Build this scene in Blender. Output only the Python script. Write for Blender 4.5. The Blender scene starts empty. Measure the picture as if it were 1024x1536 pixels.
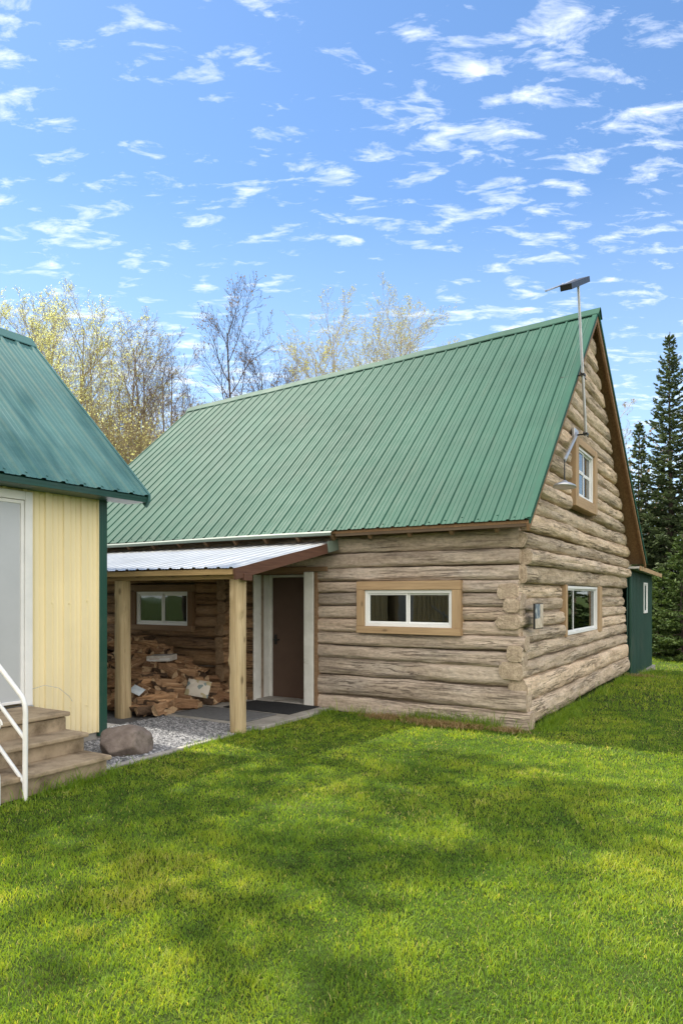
import bpy, math, random
import numpy as np
from mathutils import Vector, Matrix, Euler

R = math.radians
rng = np.random.default_rng(7)
random.seed(7)
scene = bpy.context.scene
COL = scene.collection
EYE = 1.7
CX, CY = 2.365, 8.62                 # cabin corner nearest the camera, on the ground
ROT = -R(31.52)                      # both houses share this turn
ca, sa = math.cos(ROT), math.sin(ROT)
def W(x, y, z=0.0):                  # yard frame (cabin corner, walls along the axes) -> world
    return (CX + ca*x - sa*y, CY + sa*x + ca*y, z)
SUN_AZ, SUN_EL = R(-52.0), R(58.0)
SUN = Vector((math.sin(SUN_AZ)*math.cos(SUN_EL), math.cos(SUN_AZ)*math.cos(SUN_EL), math.sin(SUN_EL)))

# ------------------------------------------------------------------ noise
def _h(i, j, k, seed):
    n = (i*374761393 + j*668265263 + k*1274126177 + seed*974634541) & 0xffffffff
    n = ((n ^ (n >> 13))*1274126177) & 0xffffffff
    n = ((n ^ (n >> 16))*2246822519) & 0xffffffff
    return ((n ^ (n >> 15)) & 0xffff)/65535.0
def vnoise(P, seed=0):
    P = np.asarray(P, float); f = np.floor(P); t = P - f; i = f.astype(np.int64)
    t = t*t*(3-2*t); r = 0
    for a in (0, 1):
        for b in (0, 1):
            for c in (0, 1):
                w = (t[..., 0] if a else 1-t[..., 0])*(t[..., 1] if b else 1-t[..., 1])*(t[..., 2] if c else 1-t[..., 2])
                r = r + w*_h(i[..., 0]+a, i[..., 1]+b, i[..., 2]+c, seed)
    return r*2-1
def fbm(P, seed=0, octs=4, gain=.5):
    P = np.asarray(P, float); r = 0; a = 1; s = 0
    for o in range(octs):
        r = r + a*vnoise(P*(2.03**o), seed+o*17); s += a; a *= gain
    return r/s
def sstep(a, b, x):
    t = np.clip((np.asarray(x, float)-a)/(b-a), 0, 1); return t*t*(3-2*t)
def ground(X, Y):
    return -.32*sstep(13.0, 19.0, Y)*sstep(1.0, 6.0, X)

# ------------------------------------------------------------------ materials
def nodes(name):
    m = bpy.data.materials.new(name); m.use_nodes = True
    nt = m.node_tree; nt.nodes.clear()
    return m, nt
def nd(nt, typ, ins=None, **at):
    n = nt.nodes.new(typ)
    for k, v in at.items(): setattr(n, k, v)
    for k, v in (ins or {}).items():
        s = n.inputs[k]
        if isinstance(v, bpy.types.NodeSocket): nt.links.new(v, s)
        else:
            if hasattr(s, 'default_value') and isinstance(v, tuple) and len(v) == 3 and s.type == 'RGBA': v = (*v, 1)
            s.default_value = v
    return n
def ramp(nt, fac, stops, interp='LINEAR'):
    n = nd(nt, 'ShaderNodeValToRGB', {'Fac': fac}); cr = n.color_ramp; cr.interpolation = interp
    while len(cr.elements) < len(stops): cr.elements.new(.5)
    for e, (p, c) in zip(cr.elements, stops):
        e.position = p; e.color = (*c, 1) if isinstance(c, tuple) else (c, c, c, 1)
    return n.outputs['Color']
def coords(nt, kind='Object', scale=(1, 1, 1), rot=(0, 0, 0)):
    tc = nd(nt, 'ShaderNodeTexCoord')
    return nd(nt, 'ShaderNodeMapping', {'Vector': tc.outputs[kind], 'Scale': scale, 'Rotation': rot}).outputs['Vector']
def noise(nt, vec, scale=1., detail=5., rough=.55, dist=0.):
    return nd(nt, 'ShaderNodeTexNoise', {'Vector': vec, 'Scale': scale, 'Detail': detail, 'Roughness': rough, 'Distortion': dist}).outputs['Fac']
def mixc(nt, f, a, b, mode='MIX'):
    n = nd(nt, 'ShaderNodeMix', data_type='RGBA', blend_type=mode)
    for s, v in ((n.inputs[0], f), (n.inputs[6], a), (n.inputs[7], b)):
        if isinstance(v, bpy.types.NodeSocket): nt.links.new(v, s)
        else: s.default_value = (*v, 1) if isinstance(v, tuple) else v
    return n.outputs[2]
def mth(nt, op, a, b=None, clamp=False):
    n = nd(nt, 'ShaderNodeMath', operation=op, use_clamp=clamp)
    for s, v in zip(n.inputs, (a, b)):
        if v is None: continue
        if isinstance(v, bpy.types.NodeSocket): nt.links.new(v, s)
        else: s.default_value = v
    return n.outputs[0]
def finish(nt, color, rough=.6, spec=.4, metal=0., bump=None, bstr=.3, bdist=.01, coat=0.):
    ins = {'Base Color': color, 'Roughness': rough, 'Specular IOR Level': spec, 'Metallic': metal, 'Coat Weight': coat}
    if bump is not None:
        ins['Normal'] = nd(nt, 'ShaderNodeBump', {'Height': bump, 'Strength': bstr, 'Distance': bdist}).outputs['Normal']
    p = nd(nt, 'ShaderNodeBsdfPrincipled', ins)
    o = nd(nt, 'ShaderNodeOutputMaterial'); nt.links.new(p.outputs[0], o.inputs[0])
    return p
def attr(nt, name): return nd(nt, 'ShaderNodeAttribute', attribute_name=name).outputs['Fac']

def speckled(name, c1, c2, scale=6., rough=.7, bscale=60., bstr=.25, spec=.3, metal=0., stretch=(1, 1, 1), bdist=.004, dirt=None, coat=0.):
    m, nt = nodes(name)
    v = coords(nt, 'Object', stretch)
    n1 = noise(nt, v, scale, 6, .62)
    c = ramp(nt, n1, [(.32, c1), (.68, c2)])
    if dirt:
        n3 = noise(nt, coords(nt, 'Object'), dirt[1], 7, .7)
        c = mixc(nt, ramp(nt, n3, [(dirt[2], 0.), (dirt[3], 1.)]), c, dirt[0])
    n2 = noise(nt, v, bscale, 4, .6)
    finish(nt, c, rough, spec, metal, n2, bstr, bdist, coat)
    return m

def log_mat(name, lo, mid, hi, crack, fleck, fleck_at=.66):
    m, nt = nodes(name)
    uv = lambda sx, sy: coords(nt, 'UV', (sx, sy, 1))
    broad = noise(nt, uv(1.1, 5.), 1, 4, .6, .4)
    c = ramp(nt, broad, [(.25, lo), (.5, mid), (.75, hi)])
    grain = noise(nt, uv(4., 75.), 1, 5, .65, .5)
    c = mixc(nt, .8, c, ramp(nt, grain, [(.3, .55), (.5, 1.), (.75, 1.18)]), 'MULTIPLY')
    grey = noise(nt, uv(.8, 2.2), 1.3, 6, .65)
    c = mixc(nt, ramp(nt, grey, [(.5, 0.), (.72, .55)]), c, tuple(.5*(a+sum(mid)/3*1.05) for a in mid))
    fl = noise(nt, uv(7., 34.), 1, 6, .72, .8)
    c = mixc(nt, ramp(nt, fl, [(fleck_at, 0.), (fleck_at+.05, .85)]), c, fleck)
    bark = noise(nt, uv(4.2, 26.), 1, 7, .72, 1.)
    c = mixc(nt, ramp(nt, bark, [(.61, 0.), (.69, .33)]), c, tuple(x*.5 for x in lo))
    cr = noise(nt, uv(.8, 26.), 1, 4, .55, 1.0)
    crk = ramp(nt, mth(nt, 'ABSOLUTE', mth(nt, 'SUBTRACT', cr, .5)), [(0., 1.), (.014, .8), (.03, 0.)])
    gate = ramp(nt, noise(nt, uv(.7, 3.), 1, 2, .5), [(.46, 0.), (.58, 1.)])
    crk = mth(nt, 'MULTIPLY', mth(nt, 'MULTIPLY', crk, gate), .65)
    c = mixc(nt, crk, c, crack)
    mot = noise(nt, uv(13., 30.), 1, 4, .7, .3)
    c = mixc(nt, .85, c, ramp(nt, mot, [(.3, .66), (.5, 1.), (.7, 1.25)]), 'MULTIPLY')
    t = attr(nt, 'tint')
    c = mixc(nt, 1., c, ramp(nt, t, [(0., (.78, .78, .78)), (.5, (1., 1., 1.)), (1., (1.17, 1.13, 1.09))]), 'MULTIPLY')
    h = mth(nt, 'ADD', mth(nt, 'MULTIPLY', mot, .7), mth(nt, 'MULTIPLY', fl, .7))
    h = mth(nt, 'SUBTRACT', h, mth(nt, 'MULTIPLY', crk, 1.1))
    finish(nt, c, .85, .2, 0, h, .9, .018)
    return m

def endgrain_mat(name, c1, c2):
    m, nt = nodes(name)
    n = noise(nt, coords(nt, 'Object'), 9, 6, .65)
    c = ramp(nt, n, [(.3, c1), (.7, c2)])
    w = nd(nt, 'ShaderNodeTexNoise', {'Vector': coords(nt, 'Object'), 'Scale': 55., 'Detail': 3.}).outputs['Fac']
    c = mixc(nt, .6, c, ramp(nt, w, [(.35, .65), (.6, 1.1)]), 'MULTIPLY')
    rg = noise(nt, coords(nt, 'UV', (11., .6, 1)), 1, 2, .5)
    c = mixc(nt, .7, c, ramp(nt, rg, [(.35, .68), (.6, 1.1)]), 'MULTIPLY')
    finish(nt, c, .9, .15, 0, w, .5, .006)
    return m

def board_mat(name, c1, c2, axis=0, knots=True, rough=.7):
    m, nt = nodes(name)
    st = [18., 18., 18.]; st[axis] = .9
    g = noise(nt, coords(nt, 'Object', tuple(st)), 1.4, 5, .62, .7)
    c = ramp(nt, g, [(.28, c1), (.7, c2)])
    st2 = [70., 70., 70.]; st2[axis] = 2.5
    f = noise(nt, coords(nt, 'Object', tuple(st2)), 1, 3, .6)
    c = mixc(nt, .6, c, ramp(nt, f, [(.3, .72), (.6, 1.08)]), 'MULTIPLY')
    if knots:
        st3 = [6., 6., 6.]; st3[axis] = 2.6
        k = nd(nt, 'ShaderNodeTexVoronoi', {'Vector': coords(nt, 'Object', tuple(st3)), 'Scale': .75}).outputs['Distance']
        c = mixc(nt, ramp(nt, k, [(0., .9), (.07, .7), (.13, 0.)]), c, tuple(x*.35 for x in c1))
    finish(nt, c, rough, .25, 0, f, .35, .005)
    return m

def paint_metal(name, col, rough=.38, coat=0., var=.12, metal=0., streak=True, spec=.5, grime=.28):
    m, nt = nodes(name)
    n = noise(nt, coords(nt, 'Object', (1, 1, 1)), .9, 5, .6)
    a, b = tuple(x*(1-var) for x in col), tuple(min(1, x*(1+var)) for x in col)
    c = ramp(nt, n, [(.3, a), (.7, b)])
    if streak:
        s = noise(nt, coords(nt, 'Object', (14., .5, .5)), 1, 4, .6)
        c = mixc(nt, ramp(nt, s, [(.5, 0.), (.8, .35)]), c, tuple(min(1, x*1.25+.015) for x in col))
    d_ = noise(nt, coords(nt, 'Object', (9., 1.2, 1.2)), 1, 6, .7)
    c = mixc(nt, ramp(nt, d_, [(.55, 0.), (.78, grime)]), c, (.16, .16, .13))
    r = mth(nt, 'ADD', mth(nt, 'MULTIPLY', noise(nt, coords(nt, 'Object'), 3.5, 4, .6), .16), rough-.08)
    w = noise(nt, coords(nt, 'Object', (2.2, 1., 1.)), 1.1, 2, .5)
    p = finish(nt, c, .4, spec, metal, w, .10, .05, coat)
    nt.links.new(r, p.inputs['Roughness'])
    return m

def leaf_mat(name, c1, c2, trans=.45, rough=.6):
    m, nt = nodes(name)
    t = attr(nt, 'tint')
    c = ramp(nt, t, [(0., c1), (1., c2)])
    d = nd(nt, 'ShaderNodeBsdfPrincipled', {'Base Color': c, 'Roughness': rough, 'Specular IOR Level': .25})
    tr = nd(nt, 'ShaderNodeBsdfTranslucent', {'Color': mixc(nt, 1., c, (1.12, 1.1, .72), 'MULTIPLY')})
    mx = nd(nt, 'ShaderNodeMixShader', {0: trans, 1: d.outputs[0], 2: tr.outputs[0]})
    o = nd(nt, 'ShaderNodeOutputMaterial'); nt.links.new(mx.outputs[0], o.inputs[0])
    return m

def glass_mat(name, tint=(.55, .6, .58), refl=.12):
    m, nt = nodes(name)
    fr = nd(nt, 'ShaderNodeFresnel', {'IOR': 1.5}).outputs[0]
    f = mth(nt, 'ADD', mth(nt, 'MULTIPLY', fr, .9), refl*.2, True)
    wav = nd(nt, 'ShaderNodeBump', {'Height': noise(nt, coords(nt, 'Object'), 1.6, 1, .4), 'Strength': .05, 'Distance': .05}).outputs['Normal']
    tb = nd(nt, 'ShaderNodeBsdfTransparent', {'Color': (*tint, 1)})
    g = nd(nt, 'ShaderNodeBsdfGlossy', {'Color': (.95, .97, .97, 1), 'Roughness': .015, 'Normal': wav})
    mx = nd(nt, 'ShaderNodeMixShader', {0: f, 1: tb.outputs[0], 2: g.outputs[0]})
    o = nd(nt, 'ShaderNodeOutputMaterial'); nt.links.new(mx.outputs[0], o.inputs[0])
    return m

M = {}
M['log'] = log_mat('weathered_log', (.34, .272, .215), (.50, .41, .335), (.61, .52, .435), (.07, .048, .034), (.70, .60, .47), .66)
M['log_gable'] = log_mat('weathered_gable_log', (.38, .29, .20), (.59, .475, .35), (.71, .59, .455), (.075, .052, .034), (.74, .63, .48), .67)
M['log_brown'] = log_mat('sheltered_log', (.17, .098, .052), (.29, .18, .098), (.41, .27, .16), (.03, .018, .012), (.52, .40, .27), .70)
M['log_end'] = endgrain_mat('log_end_grain', (.34, .265, .195), (.54, .44, .335))
M['chink'] = speckled('chinking_mortar', (.21, .165, .125), (.34, .275, .215), 7, .9, 90, .5)
M['roof'] = paint_metal('green_roof_metal', (.025, .084, .060), .60, spec=.10, grime=.18)
M['roof_teal'] = paint_metal('teal_roof_metal', (.060, .150, .150), .55, spec=.2, grime=.14)
M['trim_green'] = paint_metal('green_trim_metal', (.021, .084, .058), .6, spec=.1, streak=False)
M['trim_dark'] = paint_metal('dark_green_trim', (.006, .055, .038), .4, streak=False)
M['shed_green'] = paint_metal('dark_green_siding', (.012, .06, .048), .5, streak=False)
M['galv'] = paint_metal('galvanised_metal', (.62, .64, .65), .34, metal=.55, var=.08)
M['flash'] = paint_metal('pale_flashing', (.17, .22, .19), .6, metal=0., streak=False)
M['yellow'] = paint_metal('cream_siding', (.80, .70, .45), .55, var=.05, spec=.25, streak=False, grime=.05)
M['white'] = speckled('white_paint', (.70, .71, .71), (.82, .82, .81), 3, .45, 30, .05, .4)
M['white_old'] = speckled('old_white_paint', (.60, .60, .57), (.74, .74, .71), 4, .65, 40, .2, .3, dirt=((.34, .30, .24), 5., .60, .80))
M['vinyl'] = speckled('white_vinyl', (.74, .76, .77), (.83, .84, .84), 2, .4, 20, .03, .45)
M['trim_x'] = board_mat('cedar_trim_x', (.33, .22, .125), (.47, .335, .20), 0)
M['trim_y'] = board_mat('cedar_trim_y', (.33, .22, .125), (.47, .335, .20), 1)
M['trim_z'] = board_mat('cedar_trim_z', (.33, .22, .125), (.47, .335, .20), 2)
M['brown_x'] = board_mat('brown_board_x', (.17, .105, .06), (.27, .175, .105), 0)
M['brown_z'] = board_mat('brown_board_z', (.12, .066, .034), (.20, .12, .065), 2)
M['soffit'] = board_mat('soffit_board', (.16, .09, .044), (.27, .165, .085), 1)
M['fascia_red'] = board_mat('red_brown_fascia', (.085, .040, .028), (.135, .070, .050), 1, False, .5)
M['post'] = board_mat('porch_post_wood', (.34, .25, .135), (.53, .43, .27), 2)
M['beam'] = board_mat('beam_wood', (.33, .22, .10), (.50, .36, .18), 0)
M['beam_dark'] = board_mat('dark_eave_board', (.09, .062, .04), (.16, .115, .075), 0)
M['door_brown'] = speckled('dark_brown_door', (.078, .047, .034), (.098, .061, .044), 3, .45, 90, .06, .4)
M['door_glass'] = speckled('storm_door_pane', (.42, .44, .47), (.48, .50, .53), 1, .22, 10, .02, .5)
M['black'] = speckled('black_metal', (.012, .012, .012), (.03, .03, .03), 8, .45, 60, .1)
M['grey_metal'] = speckled('grey_metal', (.42, .43, .45), (.55, .56, .58), 5, .35, 40, .05, .5, .6)
M['concrete'] = speckled('path_concrete', (.26, .25, .235), (.40, .385, .36), 4, .9, 120, .4, .2, dirt=((.18, .165, .14), 2.4, .5, .75))
M['step'] = speckled('step_concrete', (.27, .21, .14), (.42, .335, .235), 5, .85, 110, .45, .25, dirt=((.12, .088, .055), 3.2, .48, .72))
M['rubber'] = speckled('rubber_mat', (.016, .018, .022), (.04, .042, .046), 40, .9, 260, .9, .2, bdist=.006)
M['mat_grey'] = speckled('grey_mat', (.115, .12, .13), (.18, .185, .195), 30, .9, 260, .9, .2, bdist=.006)
M['stone'] = speckled('boulder_stone', (.125, .10, .088), (.27, .225, .20), 5, .9, 45, .7, .2, bdist=.012, dirt=((.10, .085, .07), 6., .52, .70))
M['curtain'] = speckled('curtain_cloth', (.62, .63, .65), (.74, .75, .76), 3, .9, 90, .2)
M['glass'] = glass_mat('window_glass', (.40, .45, .43), .1)
M['dark_wall'] = speckled('interior_board', (.06, .05, .04), (.10, .08, .06), 3, .9)
M['cardboard'] = speckled('printed_box', (.42, .38, .34), (.62, .60, .58), 12, .7)
M['soil'] = None

# gravel stones, firewood, paper
def gravel_mat():
    m, nt = nodes('gravel_stone')
    c = ramp(nt, attr(nt, 'tint'), [(0., (.09, .094, .104)), (.5, (.20, .206, .22)), (1., (.42, .42, .44))])
    n = noise(nt, coords(nt, 'Object'), 70, 3, .6)
    c = mixc(nt, .5, c, ramp(nt, n, [(.3, .7), (.7, 1.1)]), 'MULTIPLY')
    finish(nt, c, .9, .2, 0, n, .3, .003); return m
M['gravel'] = gravel_mat()
M['gravel_bed'] = speckled('gravel_bed', (.08, .077, .075), (.20, .20, .21), 55, .95, 90, .8, .1, bdist=.01)
def firewood_mat():
    m, nt = nodes('split_firewood')
    g = noise(nt, coords(nt, 'Object', (2.5, 26., 26.)), 1.2, 5, .65, .6)
    c = ramp(nt, g, [(.28, (.16, .09, .05)), (.55, (.34, .21, .12)), (.78, (.54, .39, .26))])
    oi = nd(nt, 'ShaderNodeObjectInfo').outputs['Random']
    c = mixc(nt, 1., c, ramp(nt, oi, [(0., (.55, .5, .48)), (.5, (1., 1., 1.)), (1., (1.25, 1.2, 1.12))]), 'MULTIPLY')
    finish(nt, c, .9, .15, 0, g, .6, .012); return m
M['firewood'] = firewood_mat()
M['bark'] = speckled('firewood_bark', (.05, .032, .022), (.14, .095, .065), 14, .95, 60, .9, .1, bdist=.01)

M['wood_cut'] = speckled('cut_wood_end', (.28, .18, .10), (.52, .385, .25), 22, .9, 90, .5, .15)
def lawn_mat():
    m, nt = nodes('lawn_soil')
    n = noise(nt, coords(nt, 'Object'), 1.2, 6, .65)
    c = ramp(nt, n, [(.3, (.035, .052, .012)), (.55, (.055, .085, .018)), (.75, (.095, .105, .035))])
    n2 = noise(nt, coords(nt, 'Object'), 45, 4, .7)
    c = mixc(nt, .7, c, ramp(nt, n2, [(.3, .45), (.65, 1.25)]), 'MULTIPLY')
    finish(nt, c, .95, .1, 0, n2, .9, .03); return m
M['lawn'] = lawn_mat()
def grass_mat(name, c0, c1, c2, c3, trans=.5):
    m, nt = nodes(name)
    t = attr(nt, 'tint')
    c = ramp(nt, t, [(0., c0), (.4, c1), (.75, c2), (1., c3)])
    d = nd(nt, 'ShaderNodeBsdfPrincipled', {'Base Color': c, 'Roughness': .5, 'Specular IOR Level': .28})
    tr = nd(nt, 'ShaderNodeBsdfTranslucent', {'Color': mixc(nt, 1., c, (1.5, 1.3, .45), 'MULTIPLY')})
    mx = nd(nt, 'ShaderNodeMixShader', {0: trans, 1: d.outputs[0], 2: tr.outputs[0]})
    o = nd(nt, 'ShaderNodeOutputMaterial'); nt.links.new(mx.outputs[0], o.inputs[0])
    return m
M['grass'] = grass_mat('grass_blade', (.11, .225, .030), (.235, .365, .038), (.39, .46, .06), (.55, .51, .21))
M['drygrass'] = grass_mat('dry_grass_blade', (.16, .11, .05), (.28, .20, .09), (.38, .28, .14), (.45, .36, .2), .25)

# ------------------------------------------------------------------ mesh builder
class MB:
    """Collects vertices and faces; build() links them as ONE mesh object."""
    def __init__(s): s.v = []; s.f = []; s.uv = []; s.t = []; s.m = []; s.sm = []; s.n = 0
    def add(s, V, F, mat=0, smooth=False, uv=None, tint=None):
        V = np.asarray(V, float).reshape(-1, 3); b = s.n
        s.v.append(V); s.n += len(V)
        s.uv.append(np.zeros((len(V), 2)) if uv is None else np.asarray(uv, float))
        s.t.append(np.full(len(V), .5) if tint is None else np.broadcast_to(np.asarray(tint, float), (len(V),)))
        for f in F: s.f.append(tuple(int(i)+b for i in f))
        s.m += [mat]*len(F); s.sm += [smooth]*len(F)
    def box(s, x0, x1, y0, y1, z0, z1, mat=0, tint=None):
        x0, x1 = min(x0, x1), max(x0, x1); y0, y1 = min(y0, y1), max(y0, y1); z0, z1 = min(z0, z1), max(z0, z1)
        V = [(x, y, z) for z in (z0, z1) for y in (y0, y1) for x in (x0, x1)]
        s.add(V, [(0, 2, 3, 1), (4, 5, 7, 6), (0, 1, 5, 4), (2, 6, 7, 3), (0, 4, 6, 2), (1, 3, 7, 5)], mat, False, None, tint)
    def prism(s, poly, d0, d1, mat=0):
        """poly: 3-D points of a planar outline; extruded by the vector d1-d0."""
        P = np.asarray(poly, float); n = len(P); d0, d1 = np.asarray(d0, float), np.asarray(d1, float)
        V = np.vstack([P+d0, P+d1])
        F = [tuple(range(n))[::-1], tuple(range(n, 2*n))] + [(i, (i+1) % n, n+(i+1) % n, n+i) for i in range(n)]
        s.add(V, F, mat)
    def beam(s, p, q, w, h, up=(0, 0, 1), mat=0):
        p, q = Vector(p), Vector(q); d = (q-p).normalized(); u = Vector(up); r = d.cross(u).normalized(); u = r.cross(d)
        V = [a + r*(w/2*i) + u*(h/2*j) for a in (p, q) for j in (-1, 1) for i in (-1, 1)]
        s.add(V, [(0, 1, 3, 2), (4, 6, 7, 5), (0, 4, 5, 1), (2, 3, 7, 6), (0, 2, 6, 4), (1, 5, 7, 3)], mat)
    def tube(s, pts, r, k=10, mat=0, caps=True):
        P = [Vector(p) for p in pts]; n = len(P); rr = r if hasattr(r, '__len__') else [r]*n
        V = []; up = None
        for i in range(n):
            d = (P[min(i+1, n-1)]-P[max(i-1, 0)]).normalized()
            if up is None: up = Vector((0, 0, 1)) if abs(d.z) < .9 else Vector((1, 0, 0))
            a = d.cross(up).normalized(); up = a.cross(d)
            for j in range(k):
                t = 2*math.pi*j/k; V.append(P[i]+(a*math.cos(t)+up*math.sin(t))*rr[i])
        F = [(i*k+j, i*k+(j+1) % k, (i+1)*k+(j+1) % k, (i+1)*k+j) for i in range(n-1) for j in range(k)]
        s.add(V, F, mat, True)
        if caps:
            s.add([V[j] for j in range(k)], [tuple(range(k))[::-1]], mat); s.add([V[(n-1)*k+j] for j in range(k)], [tuple(range(k))], mat)
    def build(s, name, mats, parent=None, bevel=0., fix=True):
        me = bpy.data.meshes.new(name)
        V = np.vstack(s.v); me.from_pydata(V.tolist(), [], s.f)
        for m in (mats if isinstance(mats, (list, tuple)) else [mats]): me.materials.append(m)
        me.polygons.foreach_set('material_index', s.m); me.polygons.foreach_set('use_smooth', s.sm)
        uv = np.vstack(s.uv)
        if np.abs(uv).max() > 0:
            li = np.empty(len(me.loops), np.int32); me.loops.foreach_get('vertex_index', li)
            me.uv_layers.new(name='UVMap').data.foreach_set('uv', uv[li].ravel())
        a = me.attributes.new('tint', 'FLOAT', 'POINT'); a.data.foreach_set('value', np.concatenate(s.t))
        me.update()
        o = bpy.data.objects.new(name, me); COL.objects.link(o)
        if parent: o.parent = parent
        if bevel:
            b = o.modifiers.new('edge', 'BEVEL'); b.width = bevel; b.segments = 2; b.limit_method = 'ANGLE'
        return o
def fast_mesh(name, V, loops, counts, mat, tint=None, smooth=False, parent=None):
    me = bpy.data.meshes.new(name); V = np.ascontiguousarray(V, np.float32)
    me.vertices.add(len(V)); me.vertices.foreach_set('co', V.ravel())
    loops = np.ascontiguousarray(loops, np.int32).ravel(); counts = np.asarray(counts, np.int32)
    me.loops.add(len(loops)); me.loops.foreach_set('vertex_index', loops)
    me.polygons.add(len(counts))
    me.polygons.foreach_set('loop_start', np.concatenate([[0], np.cumsum(counts)[:-1]]).astype(np.int32))
    me.polygons.foreach_set('loop_total', counts)
    me.polygons.foreach_set('use_smooth', np.full(len(counts), smooth))
    if tint is not None:
        a = me.attributes.new('tint', 'FLOAT', 'POINT'); a.data.foreach_set('value', np.ascontiguousarray(tint, np.float32))
    me.materials.append(mat); me.update(calc_edges=True)
    o = bpy.data.objects.new(name, me); COL.objects.link(o)
    if parent: o.parent = parent
    return o
def tag(o, label=None, cat=None, group=None, kind=None):
    if label: o['label'] = label
    if cat: o['category'] = cat
    if group: o['group'] = group
    if kind: o['kind'] = kind
    return o
def thing(name, label, cat, loc=(0, 0, 0), rz=0., group=None):
    o = bpy.data.objects.new(name, None); o.empty_display_size = .3; COL.objects.link(o)
    o.location = loc; o.rotation_euler = (0, 0, rz)
    return tag(o, label, cat, group)
def yard(o, x=0, y=0, z=0):           # a thing whose parts are written in yard coordinates
    o.location = W(x, y, z); o.rotation_euler = (0, 0, ROT); return o

# ------------------------------------------------------------------ logs
def add_log(mb, axis, a0, a1, off, z0, z1, depth, seed, smat=0, emat=1, cap=(True, True), step=.05, K=30, tint=None, bow=.014, slant=None, sq=(.5, .62)):
    """A log along x (axis 0) or y (axis 1) from a0 to a1, centred at off on the other axis."""
    L = a1-a0
    if L < .04: return
    n = max(2, int(L/step)+1); hz = (z1-z0)*1.02; zc = (z0+z1)/2
    u = np.linspace(0, L, n+1); th = np.linspace(0, 2*np.pi, K+1)
    U, T = np.meshgrid(u, th, indexing='ij')
    c, s_ = np.cos(T), np.sin(T)
    pc = np.sign(c)*np.abs(c)**sq[0]; ps = np.sign(s_)*np.abs(s_)**sq[1]
    Q = np.stack([(U+a0)*1.3, c*.9+seed*7.3, s_*.9], -1)
    low = fbm(Q, seed, 3); 
    Q2 = np.stack([(U+a0)*4.6, c*3.2+seed*3.1, s_*3.2], -1)
    hi = fbm(Q2, seed+5, 3)
    ridge = -np.abs(fbm(np.stack([(U+a0)*1.1, c*5+seed, s_*5], -1), seed+9, 2))
    k = 1 + .10*low + .11*hi + .17*ridge
    yy = pc*depth/2*k + bow*vnoise(np.stack([(U+a0)*.55, 0*U+seed*1.7, 0*U], -1), seed+3)
    zz = ps*hz/2*k + bow*vnoise(np.stack([(U+a0)*.5, 0*U+seed*2.3, 0*U+5], -1), seed+4)
    wob = .012*hi
    A = U+a0 + np.where(U < 1e-6, wob, 0) + np.where(U > L-1e-6, wob, 0)
    if slant: A = A+zz*(slant[0]*(1-U/L)**3+slant[1]*(U/L)**3)
    V = np.stack([A, off+yy, zc+zz] if axis == 0 else [off+yy, A, zc+zz], -1).reshape(-1, 3)
    uv = np.stack([U+a0+seed*3.7, T/(2*np.pi)*.85+seed*1.31], -1).reshape(-1, 2)
    m = K+1; F = []
    for i in range(n):
        for j in range(K):
            q = (i*m+j, (i+1)*m+j, (i+1)*m+j+1, i*m+j+1)
            F.append(q if axis == 1 else q[::-1])
    t = random.random() if tint is None else tint
    mb.add(V, F, smat, True, uv, t)
    for e, i in ((0, 0), (1, n)):
        if not cap[e]: continue
        ring = V[i*m:i*m+K]; ctr = ring.mean(0)
        mid = ctr + (ring-ctr)*.55
        d = np.zeros(3); d[axis] = (.006 if e else -.006)
        mid = mid+d
        VV = np.vstack([ring, mid, ctr+d]); G = []
        for j in range(K):
            j2 = (j+1) % K
            G += [(j, j2, K+j2, K+j), (K+j, K+j2, 2*K)]
        uvc = np.concatenate([np.stack([np.full(K, q), np.arange(K)/K*.3], -1) for q in (1., .55)]+[np.array([[.001, .1]])])+[seed*.37, seed]
        mb.add(VV, G, emat, False, uvc, t)
def minus(a0, a1, z0, z1, holes):
    """Spans of [a0,a1] left by the holes (h0,h1,hz0,hz1) that reach into the course."""
    spans = [(a0, a1)]
    for h0, h1, hz0, hz1 in holes:
        if min(z1, hz1)-max(z0, hz0) < .35*(z1-z0): continue
        new = []
        for p, q in spans:
            if h1 <= p or h0 >= q: new.append((p, q)); continue
            if h0-p > .05: new.append((p, h0))
            if q-h1 > .05: new.append((h1, q))
        spans = new
    return spans
def panel_holes(mb, axis, a0, a1, z0, z1, off, th, holes, mat=0):
    """An upright slab with rectangular openings, as a grid of boxes."""
    A = sorted({a0, a1, *[min(max(v, a0), a1) for h in holes for v in h[:2]]})
    for p, q in zip(A, A[1:]):
        hs = sorted([(h[2], h[3]) for h in holes if h[0] < (p+q)/2 < h[1]]); z = z0
        for b, t in hs + [(z1, z1)]:
            b = min(b, z1)
            if b > z+.001:
                if axis == 0: mb.box(p, q, off-th/2, off+th/2, z, b, mat)
                else: mb.box(off-th/2, off+th/2, p, q, z, b, mat)
            z = max(z, t)

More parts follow.
